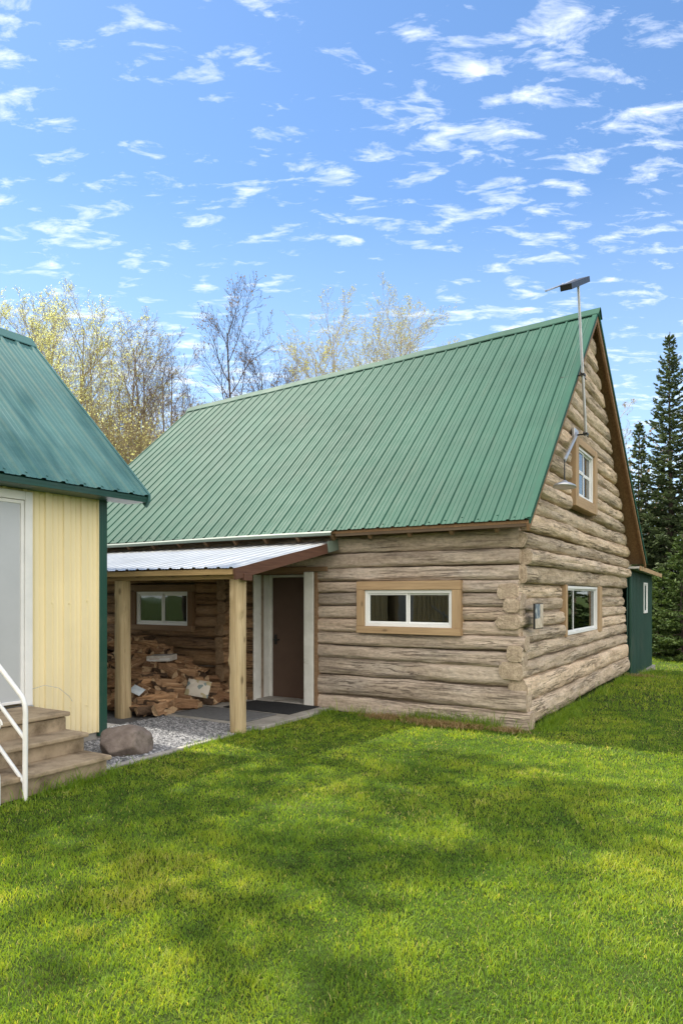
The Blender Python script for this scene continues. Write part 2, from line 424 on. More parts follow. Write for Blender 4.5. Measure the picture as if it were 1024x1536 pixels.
# ------------------------------------------------------------------ ribbed sheet
def rib_profile(L, pitch=.2286, h=.019, start=0.06, fl=.0045, w=(.034, .017), fw=.012):
    pts = []; x = start
    xs = [0.]
    prof = [(0., 0.)]
    while x < L-.02:
        for dx, hh in ((-w[0], 0.), (-w[1], h), (w[1], h), (w[0], 0.)): prof.append((x+dx, hh))
        for c in (pitch*.36, pitch*.64):
            for dx, hh in ((-fw, 0.), (0., fl), (fw, 0.)): prof.append((x+c+dx, hh))
        x += pitch
    prof = [p for p in prof if 0 <= p[0] <= L]
    prof.append((L, 0.))
    prof.sort()
    return prof
def ribbed(mb, P00, P10, P01, P11, prof, L, nv=14, mat=0, waver=.004, seed=1, flip=False, screws=None):
    """Sheet spanned bilinearly: P00->P10 carries the profile, ->P01/P11 runs up the slope."""
    P00, P10, P01, P11 = [np.asarray(p, float) for p in (P00, P10, P01, P11)]
    nrm = np.cross(P10-P00, P01-P00); nrm /= np.linalg.norm(nrm)
    if flip: nrm = -nrm
    us = np.array([p[0]/L for p in prof]); hs = np.array([p[1] for p in prof]); vs = np.linspace(0, 1, nv+1)
    Vv, Uu = np.meshgrid(vs, us, indexing='ij')
    P = ((1-Uu)*(1-Vv))[..., None]*P00 + (Uu*(1-Vv))[..., None]*P10 + ((1-Uu)*Vv)[..., None]*P01 + (Uu*Vv)[..., None]*P11
    w = fbm(np.stack([Uu*L*1.2, Vv*5., 0*Uu], -1), seed, 2)*waver
    P = P + (hs[None, :]+w)[..., None]*nrm
    m = len(us)
    F = [(i*m+j, i*m+j+1, (i+1)*m+j+1, (i+1)*m+j) for i in range(nv) for j in range(m-1)]
    if flip: F = [f[::-1] for f in F]
    mb.add(P.reshape(-1, 3), F, mat)
    if screws:
        ribs = [j for j in range(1, m-1) if hs[j] > .01 and hs[j+1] > .01]
        du = (P10-P00)/np.linalg.norm(P10-P00); dv = (P01-P00)/np.linalg.norm(P01-P00)
        for row, every in screws:
            for q, j in enumerate(ribs):
                if every > 1 and (q+row*7) % every: continue
                u = us[j] - .05/L + random.uniform(-.012, .012)/L; v = row+random.uniform(-.006, .006)
                c = (1-u)*(1-v)*P00+u*(1-v)*P10+(1-u)*v*P01+u*v*P11
                r = .012
                V = [c+du*r*math.cos(a)+dv*r*math.sin(a)+nrm*hh for hh in (0, .010) for a in np.linspace(0, 2*np.pi, 7)[:-1]]
                mb.add(V, [tuple(range(6, 12))]+[(a, (a+1) % 6, 6+(a+1) % 6, 6+a) for a in range(6)], mat)

# ------------------------------------------------------------------ windows (in yard coordinates)
def window(parent, axis, a0, a1, z0, z1, face, out, mull, trim=None, curtain=None, trim_w=.12, depth=.09, grid_z=None):
    """Slider window. axis: along which it runs; face: plane of its outer frame; out: +-1 outward."""
    def bx(mb, p, q, d0, d1, b, t, mat=0):
        lo, hi = face+out*d0, face+out*d1
        if axis == 0: mb.box(p, q, lo, hi, b, t, mat)
        else: mb.box(lo, hi, p, q, b, t, mat)
    fw = .045
    f = MB()
    bx(f, a0, a1, -depth, .0, z0, z0+fw); bx(f, a0, a1, -depth, .0, z1-fw, z1)
    bx(f, a0, a0+fw, -depth, -.001, z0+fw, z1-fw); bx(f, a1-fw, a1, -depth, -.001, z0+fw, z1-fw)
    fo = f.build('window', M['vinyl'], parent, .004)
    edges = [a0+fw] + [a0+(a1-a0)*m for m in mull] + [a1-fw]
    rows = [z0+fw] + ([z0+(z1-z0)*grid_z] if grid_z else []) + [z1-fw]
    for k, (p, q) in enumerate(zip(edges, edges[1:])):
        for b, t in zip(rows, rows[1:]):
            d = -.022-.02*(k % 2); sw = .026
            s = MB()
            bx(s, p+.001, q-.001, d-.025, d, b+.001, b+sw); bx(s, p+.001, q-.001, d-.025, d, t-sw, t-.001)
            bx(s, p+.001, p+sw, d-.025, d-.001, b+sw, t-sw); bx(s, q-sw, q-.001, d-.025, d-.001, b+sw, t-sw)
            s.build('sash', M['vinyl'], fo, .003)
            g = MB(); bx(g, p+sw, q-sw, d-.016, d-.011, b+sw, t-sw)
            g.build('pane', M['glass'], fo)
    if trim:
        mats = [M['trim_x'] if axis == 0 else M['trim_y'], M['trim_z']]
        if trim == 'brown': mats = [M['brown_x'], M['brown_z']]
        w = trim_w; t = MB()
        bx(t, a0-w, a1+w, -.12, .035, z1+.001, z1+w); bx(t, a0-w, a1+w, -.12, .045, z0-w*.8, z0-.001)
        bx(t, a0-w, a0-.001, -.12, .032, z0, z1, 1); bx(t, a1+.001, a1+w, -.12, .032, z0, z1, 1)
        t.build('window_trim', mats, fo, .006)
    if curtain:
        for p, q in curtain:
            n = 40; us = np.linspace(0, 1, n); V = []
            for zz in (z0-.02, z1-.02):
                for u in us:
                    a = a0+(a1-a0)*(p+(q-p)*u); d = face+out*(-.16+.018*math.sin(u*(q-p)*(a1-a0)*60+p*9))
                    V.append((a, d, zz) if axis == 0 else (d, a, zz))
            c = MB(); c.add(V, [(i, i+1, n+i+1, n+i) for i in range(n-1)], 0, True)
            c.build('curtain', M['curtain'], fo)
    return fo

# ================================================================== the log cabin
cabin = yard(thing('log_cabin', 'weathered log cabin with steep green metal roof and lean-to porch', 'cabin'))
WID, LEN = 7.87, 9.5
RIDGE_Y = 3.93
Z_EAVE, Z_APEX, Z_APEX_FAR, Z_EAVE_BACK = 2.63, 6.68, 6.33, 2.45
EAVE_Y, BACK_Y = -.30, 8.17
SLOPE = (Z_APEX-Z_EAVE)/(RIDGE_Y-EAVE_Y)
WIN_F = (-2.36, -1.02, 1.26, 1.775)
WIN_P = (-7.08, -5.81, 1.18, 1.765)
DOOR = (-4.39, -3.40, 0., 2.03)
WIN_G = (2.37, 4.71, 1.07, 1.85)
WIN_U = (2.70, 3.95, 3.30, 4.12)
lean = lambda z: -.155*min(max(z, 0), 2.1)/2.1

fb = [-.08, .213, .508, .776, .975, 1.165, 1.36, 1.55, 1.735, 1.905, 2.10, 2.31, 2.58]
hf = [(WIN_F[0]-.11, WIN_F[1]+.11, WIN_F[2]-.095, WIN_F[3]+.128), (DOOR[0], DOOR[1]+.15, -.2, 2.06),
      (WIN_P[0]-.11, WIN_P[1]+.11, WIN_P[2]-.07, WIN_P[3]+.1)]
lw = MB(); lb = MB(); sd = 1
for i, (z0, z1) in enumerate(zip(fb, fb[1:])):
    end = lean((z0+z1)/2) + (.012, -.01, -.06, -.02, .02, -.05, -.02, .01, -.01, .01, .02)[i % 11]
    for p, q in minus(-LEN, end, z0, z1, hf):
        dep = .25+random.uniform(-.015, .02)
        if p < -5.02 < q and z1 < 2.35: parts = [(p, -5.10), (-5.02, q)]
        else: parts = [(p, q)]
        for a, b in parts:
            sd += 1
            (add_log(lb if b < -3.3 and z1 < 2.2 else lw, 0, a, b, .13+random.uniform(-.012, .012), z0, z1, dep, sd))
lw.build('log_wall', [M['log'], M['log_end']], cabin)
# crossing wall ends that show beside the porch post
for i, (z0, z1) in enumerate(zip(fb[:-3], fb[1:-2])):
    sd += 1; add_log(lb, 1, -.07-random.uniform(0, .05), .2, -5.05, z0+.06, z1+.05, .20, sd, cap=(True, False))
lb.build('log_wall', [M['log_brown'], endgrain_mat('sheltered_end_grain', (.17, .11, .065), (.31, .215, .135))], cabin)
gb = [0., .315, .62, .85, 1.065, 1.27, 1.47, 1.66, 1.86]
hg = [(WIN_G[0]-.12, WIN_G[1]+.28, WIN_G[2]-.005, WIN_G[3]+.012)]
gm = MB()
for i, (z0, z1) in enumerate(zip(gb, gb[1:])):
    xo = lean((z0+z1)/2); dep = (.30, .24, .33, .22, .27, .34, .23, .29)[i % 8]; xo -= dep/2
    for p, q in minus((.11, .012, -.02, -.035, .12, -.02, -.04, -.01)[i % 8], WID+random.uniform(-.05, .08), z0, z1, hg):
        sd += 1; add_log(gm, 1, p, q, xo, z0, z1, dep, sd, sq=(.55, .68))
gm.build('gable_wall', [M['log_gable'], M['log_end']], cabin)
um = MB(); z = 2.10; hu = [(WIN_U[0]-.26, WIN_U[1]+.26, WIN_U[2]-.2, WIN_U[3]+.12)]; i = 0
while z < 6.25:
    h = random.uniform(.215, .275); zc = z+h
    zm = z+h*.5; ya, yb = EAVE_Y+(zm-Z_EAVE)/SLOPE+.125, BACK_Y-(zm-Z_EAVE_BACK)/SLOPE-.125
    y0, y1 = max(.12-.09*(i % 2), ya), min(WID+.02, yb); sl_ = (1/SLOPE if ya > .05 else 0, -1/SLOPE if yb < WID+.02 else 0)
    if y1-y0 < .3: break
    for p, q in minus(y0, y1, z, z+h, hu):
        sd += 1; add_log(um, 1, p, q, -.155-.012*(i % 2)+random.uniform(-.012, .012), z, z+h, .28 if i else .34, sd, bow=.02, sq=(.66, .72), slant=(sl_[0] if p == y0 else 0, sl_[1] if q == y1 else 0))
    z += h; i += 1
um.build('gable_wall', [M['log_gable'], M['log_end']], cabin)
b = MB(); add_log(b, 1, .10, WID+.02, -.19, 1.862, 2.11, .26, 77, tint=.2, sq=(.4, .5)); b.build('header_beam', [M['log_gable'], M['log_end']], cabin)
# chinking behind the log faces, plus plain plank walls on the two unseen sides
ck = MB()
panel_holes(ck, 0, -LEN, -.28, -.1, 2.56, .165, .06, [(h[0]+.02, h[1]-.02, h[2]+.02, h[3]-.02) for h in hf])
panel_holes(ck, 1, .15, WID, -.1, 2.6, -.20, .05, [(h[0]+.02, h[1]-.02, h[2]+.02, h[3]-.02) for h in hg])
ck.build('chinking', M['chink'], cabin)
tri = MB()
for p, q, zb in ((.05, WIN_U[0]-.1, 2.6), (WIN_U[1]+.1, WID-.05, 2.6)):
    za = lambda y: min(Z_EAVE+SLOPE*(y-EAVE_Y), Z_EAVE_BACK+SLOPE*(BACK_Y-y))-.14
    tri.prism([(-.21, p, zb), (-.21, q, zb)] + ([(-.21, q, za(q)), (-.21, p, max(zb+.01, za(p)))] if q < 4 else [(-.21, q, max(zb+.01, za(q))), (-.21, p, za(p))]), (0, 0, 0), (-.05, 0, 0))
y0, y1 = WIN_U[0]-.1, WIN_U[1]+.1
tri.box(-.26, -.21, y0, y1, 2.6, WIN_U[2]-.02)
tri.prism([(-.21, y0, WIN_U[3]+.05), (-.21, y1, WIN_U[3]+.05), (-.21, y1, za(y1)), (-.21, RIDGE_Y, Z_APEX-.16), (-.21, y0, za(y0))], (0, 0, 0), (-.05, 0, 0))
tri.build('chinking', M['chink'], cabin)
bw = MB(); bw.box(-LEN, -.3, WID-.2, WID, -.3, 2.55); bw.box(-LEN, -LEN+.2, .26, WID-.2, -.1, 2.55)
bw.prism([(-LEN, .1, 2.5), (-LEN, WID-.1, 2.5), (-LEN, RIDGE_Y, 6.1)], (0, 0, 0), (.1, 0, 0))
bw.build('plank_wall', M['brown_x'], cabin)

# roof
XR, XA, XB, XL = .10, .075, .30, -9.58
E0, E1 = np.array([XR, EAVE_Y, Z_EAVE]), np.array([XL, EAVE_Y, Z_EAVE])
A0, A1 = np.array([XA, RIDGE_Y, Z_APEX]), np.array([XL, RIDGE_Y, Z_APEX_FAR])
B0, B1 = np.array([XB, BACK_Y, Z_EAVE_BACK]), np.array([XL, BACK_Y, Z_EAVE_BACK])
Lr = XR-XL; prof = rib_profile(Lr, h=.017, start=.05, fl=.004, w=(.028, .012))
r = MB(); ribbed(r, E0, E1, A0, A1, prof, Lr, 18, seed=3, flip=True, screws=[(.015, 1), (.2, 3), (.36, 2), (.56, 3), (.78, 3)])
roof = r.build('metal_roof', M['roof'], cabin)
r = MB(); ribbed(r, B0, B1, A0, A1, prof, Lr, 8, seed=4)
r.build('metal_roof', M['roof'], cabin)
rc = MB(); n = 30
for k, (yo, zo) in enumerate(((-.17, -.155), (0., .035), (.17, -.155))): pass
V = []
for t in np.linspace(-.004, 1.003, n):
    p = A0+(A1-A0)*t; dz = .004*math.sin(t*41)
    for yo, zo in ((-.155, -.155*SLOPE+.03), (-.15, -.15*SLOPE+.045), (-.028, .035), (0., .046), (.028, .035), (.15, -.15*SLOPE+.045), (.155, -.155*SLOPE+.03)):
        V.append((p[0], p[1]+yo, p[2]+zo+dz))
rc.add(V, [(i*7+j, i*7+j+1, (i+1)*7+j+1, (i+1)*7+j) for i in range(n-1) for j in range(6)], 0)
rc.build('ridge_cap', M['roof'], cabin)
# deck under the sheets: boards seen as the soffit
def slab(mb, pts, drop, th, mat=0):
    P = np.array(pts, float); P[:, 2] -= drop; mb.prism(P, (0, 0, 0), (0, 0, -th), mat)
dk = MB()
def deck(mb, a, b_, c, d, drop, th, n=12):
    U, V_ = np.meshgrid(np.linspace(0, 1, n), np.linspace(0, 1, n), indexing='ij'); U, V_ = U[..., None], V_[..., None]
    P = (1-U)*(1-V_)*a+U*(1-V_)*b_+(1-U)*V_*d+U*V_*c
    up_, lo_ = (P-[0, 0, drop]).reshape(-1, 3), (P-[0, 0, drop+th]).reshape(-1, 3); N = n*n
    q = [(i*n+j, i*n+j+1, (i+1)*n+j+1, (i+1)*n+j) for i in range(n-1) for j in range(n-1)]
    rim = [i*n for i in range(n)]+[(n-1)*n+j for j in range(1, n)]+[i*n+n-1 for i in range(n-2, -1, -1)]+[j for j in range(n-2, 0, -1)]
    mb.add(np.vstack([up_, lo_]), q+[tuple(N+k for k in f[::-1]) for f in q]+[(rim[k], rim[(k+1) % len(rim)], N+rim[(k+1) % len(rim)], N+rim[k]) for k in range(len(rim))], 0)
deck(dk, E0+[-.02, .03, .03], E1+[.02, .03, .03], A1+[.02, 0, 0], A0+[-.02, 0, 0], .04, .035)
deck(dk, B0+[-.02, -.03, .03], B1+[.02, -.03, .03], A1+[.02, 0, 0], A0+[-.02, 0, 0], .04, .035)
dk.build('soffit', M['soffit'], cabin)
# rake boards and their metal edge
rk = MB()
for a, bb in ((E0, A0), (B0, A0)):
    d = (bb-a)/np.linalg.norm(bb-a)
    rk.prism([a+[-.05, 0, -.045], bb+[-.05, 0, -.045], bb+[-.05, 0, -.045-.15], a+d*.04+[-.05, 0, -.045-.12]], (0, 0, 0), (.035, 0, 0))
rk.build('rake_board', M['soffit'], cabin)
rt = MB()
for a, bb, s in ((E0, A0, 1), (B0, A0, -1)):
    rt.prism([a+[0, 0, .026], bb+[0, 0, .026], bb+[0, 0, -.055], a+[0, 0, -.055]], (-.012, 0, 0), (.006, 0, 0))
    rt.prism([a+[-.07, 0, .021], bb+[-.07, 0, .021], bb+[-.07, 0, .027], a+[-.07, 0, .027]], (0, 0, 0), (.075, 0, 0))
rt.build('rake_trim', M['trim_green'], cabin)
ef = MB(); ef.box(-2.72, XR-.03, EAVE_Y+.035, EAVE_Y+.065, Z_EAVE-.085, Z_EAVE-.02); ef.build('fascia', M['beam_dark'], cabin, .004)
rf = MB()
for x in np.arange(-.35, -9.3, -.61):
    rf.beam((x, EAVE_Y+.07, Z_EAVE-.10), (x, .25, Z_EAVE-.10+.53*SLOPE), .05, .10)
rf.build('rafter_tails', M['brown_x'], cabin)
# wall plate strip that closes the top of the front wall
pl = MB(); pl.box(-LEN, -.12, .05, .2, 2.57, 2.74); pl.build('wall_plate', M['brown_x'], cabin, .01)

# pale flashing along the eave above the porch
fl = MB(); n = 40; V = []
for x in np.linspace(-2.74, XL+.02, n):
    dz = .012*math.sin(x*1.1)
    for yo, zo in ((EAVE_Y+.06, .012), (EAVE_Y-.03, -.01), (EAVE_Y-.05, -.03), (EAVE_Y-.045, -.068), (EAVE_Y-.02, -.073)):
        V.append((x, yo, Z_EAVE+zo+dz*.5))
fl.add(V, [(i*5+j, i*5+j+1, (i+1)*5+j+1, (i+1)*5+j) for i in range(n-1) for j in range(4)], 0)
fl.build('eave_flashing', M['flash'], cabin)

window(cabin, 0, *WIN_F, -.03, -1, [.5], 'cedar', None, .125)
window(cabin, 0, *WIN_P, -.03, -1, [.5], 'brown', None, .12)
window(cabin, 1, *WIN_G, -.095, 1, [.24], None, [(.03, .16), (.82, .97)], .12)
window(cabin, 1, *WIN_U, -.02, 1, [.5], None, [(.02, .52), (.5, .98)], .16, grid_z=.52)
g = MB(); g.box(-.2, -.055, WIN_G[1]+.002, WIN_G[1]+.26, WIN_G[2]-.05, 1.865, 0); g.build('window_trim', M['trim_z'], cabin, .008)
g = MB(); g.box(-.2, -.077, WIN_G[0]-.10, WIN_G[0]-.002, WIN_G[2]-.02, 1.865, 0)
g.build('window_trim', M['trim_z'], cabin, .008)
g = MB()
g.box(-.16, .02, WIN_U[0]-.20, WIN_U[0]-.002, WIN_U[2]-.18, WIN_U[3]+.12, 1); g.box(-.16, .02, WIN_U[1]+.002, WIN_U[1]+.20, WIN_U[2]-.18, WIN_U[3]+.12, 1)
g.box(-.16, .015, WIN_U[0]-.001, WIN_U[1]+.001, WIN_U[3]+.002, WIN_U[3]+.12, 0); g.box(-.16, .017, WIN_U[0]-.001, WIN_U[1]+.001, WIN_U[2]-.18, WIN_U[2]-.002, 0)
g.build('window_trim', [M['trim_y'], M['trim_z']], cabin, .008)

# door in its deep recess
d = MB(); d.box(DOOR[0]+.07, DOOR[1]-.02, .37, .415, .05, 1.985); door = d.build('door', M['door_brown'], cabin, .003)
h = MB(); h.tube([(DOOR[0]+.13, .37, .98), (DOOR[0]+.13, .31, .98)], .012, 10); h.tube([(DOOR[0]+.13, .315, .98), (DOOR[0]+.24, .31, .98)], .011, 10)
h.box(DOOR[0]+.105, DOOR[0]+.155, .362, .3695, .90, 1.06)
h.build('handle', M['black'], door)
j = MB()
j.box(DOOR[0]-.02, DOOR[0]+.012, -.03, .36, .0, 2.03)                 # deep left reveal
j.box(DOOR[0]+.012, DOOR[0]+.068, .345, .42, .03, 2.03); j.box(DOOR[0]+.068, DOOR[1], .345, .42, 1.99, 2.03)
j.box(DOOR[1]-.018, DOOR[1]+.004, .02, .42, .0, 2.03)
j.box(DOOR[1]-.012, DOOR[1]+.155, -.055, -.025, -.045, 2.055)         # broad board on the wall face
j.build('door_frame', M['white_old'], door, .005)
j = MB(); j.box(DOOR[0], DOOR[1], -.02, .5, 2.035, 2.14); j.box(DOOR[1]+.158, DOOR[1]+.205, -.03, .2, -.03, 2.05)
j.box(DOOR[0]-.03, DOOR[1]+.4, -.05, -.018, 2.06, 2.13)
j.build('door_surround', M['brown_x'], door, .005)
j = MB(); j.box(DOOR[0]+.013, DOOR[1]-.02, .0, .42, -.02, .05); j.build('threshold', M['concrete'], door, .006)
cv = MB()                                                            # the dark hall behind the door and rooms
cv.box(-LEN+.3, -.4, 2.6, 2.65, -.1, 2.5); cv.box(-LEN+.3, -.4, .3, 2.6, 2.5, 2.53)
cv.box(-LEN+.25, -.35, .3, WID-.25, -.05, .03)
cv.build('inner_wall', M['dark_wall'], cabin)

# porch
PX0, PX1 = -2.83, -9.4
PZ0, PZ1, PY0, PY1 = 2.03, 2.50, -2.33, -.02
Lp = PX0-PX1; pr = MB()
ribbed(pr, (PX0, PY0, PZ0), (PX1, PY0, PZ0), (PX0, PY1, PZ1), (PX1, PY1, PZ1), rib_profile(Lp, .2, .017), Lp, 10, seed=11, flip=True, waver=.008, screws=[(.04, 2), (.5, 3)])
proof = pr.build('porch_roof', M['galv'], cabin)
s = MB(); s.beam((PX0-.02, PY0+.02, PZ0-.075), (PX0-.02, PY1-.03, PZ1-.075), .04, .14); s.build('fascia', M['fascia_red'], proof, .004)
s = MB(); s.beam((PX0+.012, -.30, PZ1-.105), (PX0+.012, -.03, PZ1-.05), .02, .16); s.build('flashing', M['flash'], proof, .003)
s = MB(); s.box(PX0-.06, PX1, PY0+.03, PY0+.07, PZ0-.08, PZ0-.012); s.build('fascia', M['beam'], proof, .004)
s = MB()
for x in np.arange(PX0-.55, PX1+.1, -.61): s.beam((x, PY0+.08, PZ0-.05), (x, PY1-.05, PZ1-.07), .045, .09)
s.build('rafters', M['brown_x'], proof)
s = MB()
slab(s, [(PX0-.05, PY0+.08, PZ0+.01), (PX1, PY0+.08, PZ0+.01), (PX1, PY1, PZ1), (PX0-.05, PY1, PZ1)], .012, .012); s.build('roof_deck', M['brown_x'], proof)
s = MB(); s.box(PX0-.10, PX1, -2.15, -2.04, PZ0-.13, PZ0-.035); s.build('porch_beam', M['beam'], cabin, .008)
s = MB(); s.box(PX0-.05, PX0+.02, -2.17, -2.02, PZ0-.15, PZ0-.06); s.build('beam_end', M['fascia_red'], cabin, .006)

def post(x, y, z1, seed, w=.168):
    """Hand-peeled post: rounded square, wavering, with knots and a torn notch."""
    n, K = 44, 28; z = np.linspace(-.06, z1, n); t = np.linspace(0, 2*np.pi, K+1)[:-1]
    Z, T = np.meshgrid(z, t, indexing='ij')
    rr = w/2/np.maximum(np.abs(np.cos(T)), np.abs(np.sin(T)))**.62
    rr = rr*(1+.05*fbm(np.stack([np.cos(T)*1.4, np.sin(T)*1.4, Z*2.2+seed], -1), seed, 4)) + .010*vnoise(np.stack([0*Z, 0*Z+seed, Z*1.1], -1), seed)
    for kz, kt, kr in ((z1*.80, R(-20), .028), (z1*.47, R(215), .018), (z1*.9, R(250), .014)):
        dt = np.angle(np.exp(1j*(T-kt))); rr = rr+kr*np.exp(-((Z-kz)/.045)**2-(dt/.28)**2)-kr*.7*np.exp(-((Z-kz+.13)/.06)**2-(dt/.35)**2)
    V = np.stack([x+rr*np.cos(T)+.006*np.sin(Z*1.7+seed), y+rr*np.sin(T), Z], -1).reshape(-1, 3)
    F = [(i*K+j, i*K+(j+1) % K, (i+1)*K+(j+1) % K, (i+1)*K+j) for i in range(n-1) for j in range(K)]
    m = MB(); m.add(V, F, 0, True); m.add(V[-K:], [tuple(range(K))], 0)
    m.build('porch_post', M['post'], cabin)
post(-2.99, -2.08, PZ0-.131, 3); post(-5.06, -2.08, PZ0-.131, 8, .175); post(-7.6, -2.08, PZ0-.131, 14, .175)

# ================================================================== the green annex at the back of the cabin
shed = yard(thing('annex_shed', 'dark green ribbed metal shed built against the far end of the cabin', 'shed'))
SX, SY0, SY1 = -.04, 8.0, 11.5; GZ = -.30
def rib_wall(mb, p, q, z0, z1, prof, L, flip, nv=6, seed=1, screws=None):
    ribbed(mb, (*p, z0), (*q, z0), (*p, z1), (*q, z1), prof, L, nv, 0, .002, seed, flip, screws)
s = MB(); L = SY1-SY0
rib_wall(s, (SX, SY0), (SX, SY1), GZ+.12, 2.25, rib_profile(L, .21, .03, .06, .012, (.026, .02), .008), L, False)
s.box(SX-4, SX-.03, SY1-.06, SY1-.001, GZ, 2.25); s.box(SX-.06, SX-.03, SY0, SY1-.061, GZ, 2.25)
s.build('wall', M['shed_green'], shed)
s = MB(); s.box(SX-.01, SX+.03, SY0, SY0+.07, GZ+.12, 2.25); s.build('corner_trim', M['trim_dark'], shed, .004); s = MB(); s.box(SX-.01, SX+.03, SY1-.07, SY1+.02, GZ+.12, 2.25); s.build('corner_trim', M['trim_dark'], shed, .004)
s = MB(); s.prism([(SX+.22, SY0-.1, 2.30), (SX+.22, SY1+.25, 2.22), (SX+.22, SY1+.25, 2.27), (SX+.22, SY0-.1, 2.35)], (0, 0, 0), (-4.2, 0, .0)); s.build('roof', M['galv'], shed, .004)
s = MB(); s.beam((SX+.235, SY0-.1, 2.31), (SX+.235, SY1+.25, 2.23), .025, .10); s.build('fascia', M['trim_y'], shed, .004)
s = MB(); s.box(SX-.1, SX+.10, SY0-.1, SY1+.12, GZ-.15, GZ+.12); s.build('footing', M['concrete'], shed, .01)
window(shed, 1, 9.95, 10.55, 1.25, 2.02, SX+.05, 1, [], None)

# ================================================================== the yellow house
HX, HY = -4.12, -3.175
house = yard(thing('metal_sided_house', 'cream yellow metal-sided house with teal metal roof', 'house'))
HL = 6.2; FZ = .54; HE = 2.84
wl = MB()
dz1, dz0 = 2.79, FZ                        # door opening heights
DY1, DY0 = HY-.95, HY-1.95
def swall(ya, yb, z0, z1, seed):
    L = abs(yb-ya); rib_wall(wl, (HX, ya), (HX, yb), z0, z1, rib_profile(L, .2286, .026, .075, .012, (.024, .020), .007), L, True, 6, seed, [(.12, 1), (.55, 1)])
swall(HY, DY1, .10, HE+.02, 2); swall(DY0, HY-HL, .10, HE+.02, 5); swall(DY1, DY0, dz1, HE+.02, 6); swall(DY1, DY0, .1, dz0, 7)
hb = HX-.05
wl.box(HX-4.05, HX-.03, HY-.05, HY-.005, .1, HE); wl.box(HX-4.05, HX-4.0, HY-HL, HY-.051, .1, HE); wl.box(HX-4.0, HX-.03, HY-HL, HY-HL+.05, .1, HE)
wl.prism([(HX-.03, HY-.005, HE), (HX-4.02, HY-.005, HE), (HX-2.02, HY-.005, HE+1.98)], (0, 0, 0), (0, -.05, 0))
wl.build('siding_wall', M['yellow'], house)
s = MB(); s.box(HX-.05, HX+.028, HY-.035, HY+.03, .05, HE+.02); s.box(HX-.06, HX+.031, HY-.085, HY-.036, .05, HE+.02)
s.build('corner_trim', M['trim_dark'], house, .004)
s = MB(); s.box(HX-4.0, HX-.02, HY-HL, HY-.02, -.05, .12); s.build('foundation', M['concrete'], house)
EO, GO = .35, .395
he, hr = 2.89, 5.22
XE, XRg = HX+EO, HX-2.0
y_far, y_near = HY+GO, HY-HL-.4
Lh = y_far-y_near; hp = rib_profile(Lh, .2286, .019, .06)
s = MB(); ribbed(s, (XE, y_far, he), (XE, y_near, he), (XRg, y_far, hr), (XRg, y_near, hr), hp, Lh, 14, seed=21, flip=True, screws=[(.02, 1), (.13, 2), (.42, 2), (.7, 2)])
hroof = s.build('metal_roof', M['roof_teal'], house)
s = MB(); ribbed(s, (XRg-2.35, y_far, he), (XRg-2.35, y_near, he), (XRg, y_far, hr), (XRg, y_near, hr), hp, Lh, 6, seed=22); s.build('metal_roof', M['roof_teal'], house)
s = MB()
V = []
for y in (y_far+.01, y_near):
    for xo, zo in ((.15, -.12), (.145, -.105), (.03, .03), (0, .04), (-.03, .03), (-.145, -.105), (-.15, -.12)): V.append((XRg+xo, y, hr+zo))
s.add(V, [(j, j+1, 7+j+1, 7+j) for j in range(6)], 0); s.build('ridge_cap', M['roof_teal'], house)
s = MB()
for xs in (1, -1):
    xe = XRg+xs*2.35
    slab(s, [(xe-xs*.02, y_far-.02, he+.02), (xe-xs*.02, y_near+.02, he+.02), (XRg, y_near+.02, hr), (XRg, y_far-.02, hr)], .03, .03)
s.build('roof_deck', M['trim_dark'], house)
s = MB()
for xs in (1, -1):
    xe = XRg+xs*2.35
    s.prism([(xe, y_far, he+.024), (XRg, y_far, hr+.024), (XRg, y_far, hr-.12), (xe-xs*.06, y_far, he-.13), (xe, y_far, he-.06)], (0, -.02, 0), (0, .012, 0))
s.build('rake_trim', M['roof_teal'], house)
s = MB(); s.box(XE-.05, XE-.025, y_near, y_far-.025, he-.075, he-.012); s.build('fascia', M['trim_dark'], house, .003)
s = MB(); s.box(HX+.002, XE-.05, y_near+.02, y_far-.03, he-.075, he-.06); s.build('soffit', M['trim_dark'], house)
# door of the yellow house
d = MB(); fw = .085
d.box(HX-.06, HX+.045, DY1-fw, DY1, FZ, dz1); d.box(HX-.06, HX+.045, DY0, DY0+fw, FZ, dz1); d.box(HX-.06, HX+.043, DY0+fw, DY1-fw, dz1-.09, dz1)
hd = d.build('door', M['white'], house, .006)
d = MB(); a, b_ = DY0+fw+.004, DY1-fw-.004
d.box(HX-.03, HX+.028, b_-.035, b_, FZ+.03, dz1-.095); d.box(HX-.03, HX+.028, a, a+.1, FZ+.03, dz1-.095)
d.box(HX-.03, HX+.027, a+.1, b_-.035, FZ+.03, FZ+.06); d.box(HX-.03, HX+.027, a+.1, b_-.035, dz1-.13, dz1-.095)
d.build('door_leaf', M['white'], hd, .004)
d = MB(); d.box(HX-.012, HX+.012, a+.1, b_-.035, FZ+.06, dz1-.13); d.build('pane', M['door_glass'], hd)
d = MB(); d.box(HX-.05, HX+.06, DY0, DY1, FZ-.03, FZ); d.build('threshold', M['grey_metal'], hd, .004)

# ================================================================== steps and rail
st = yard(thing('concrete_steps', 'three brown concrete steps up to the door of the yellow house', 'steps'))
SE = HY-1.005; SN = SE-2.0
s = MB()
levels = [(.0, .135, 1.33), (.175, .31, 1.00), (.35, .485, .725)]
for k, (z0, z1, n) in enumerate(levels): s.box(HX+.01, HX+n-.03, SN, SE-.02, z0-(.1 if k == 0 else .0)+(.002 if k else 0), z1)
s.build('riser_block', M['step'], st, .008)
s = MB()
for z1, n in ((.18, 1.35), (.36, 1.02), (.54, .74)): s.box(HX+.012, HX+n, SN-.01, SE, z1-.043, z1)
s.build('tread', M['step'], st, .012)

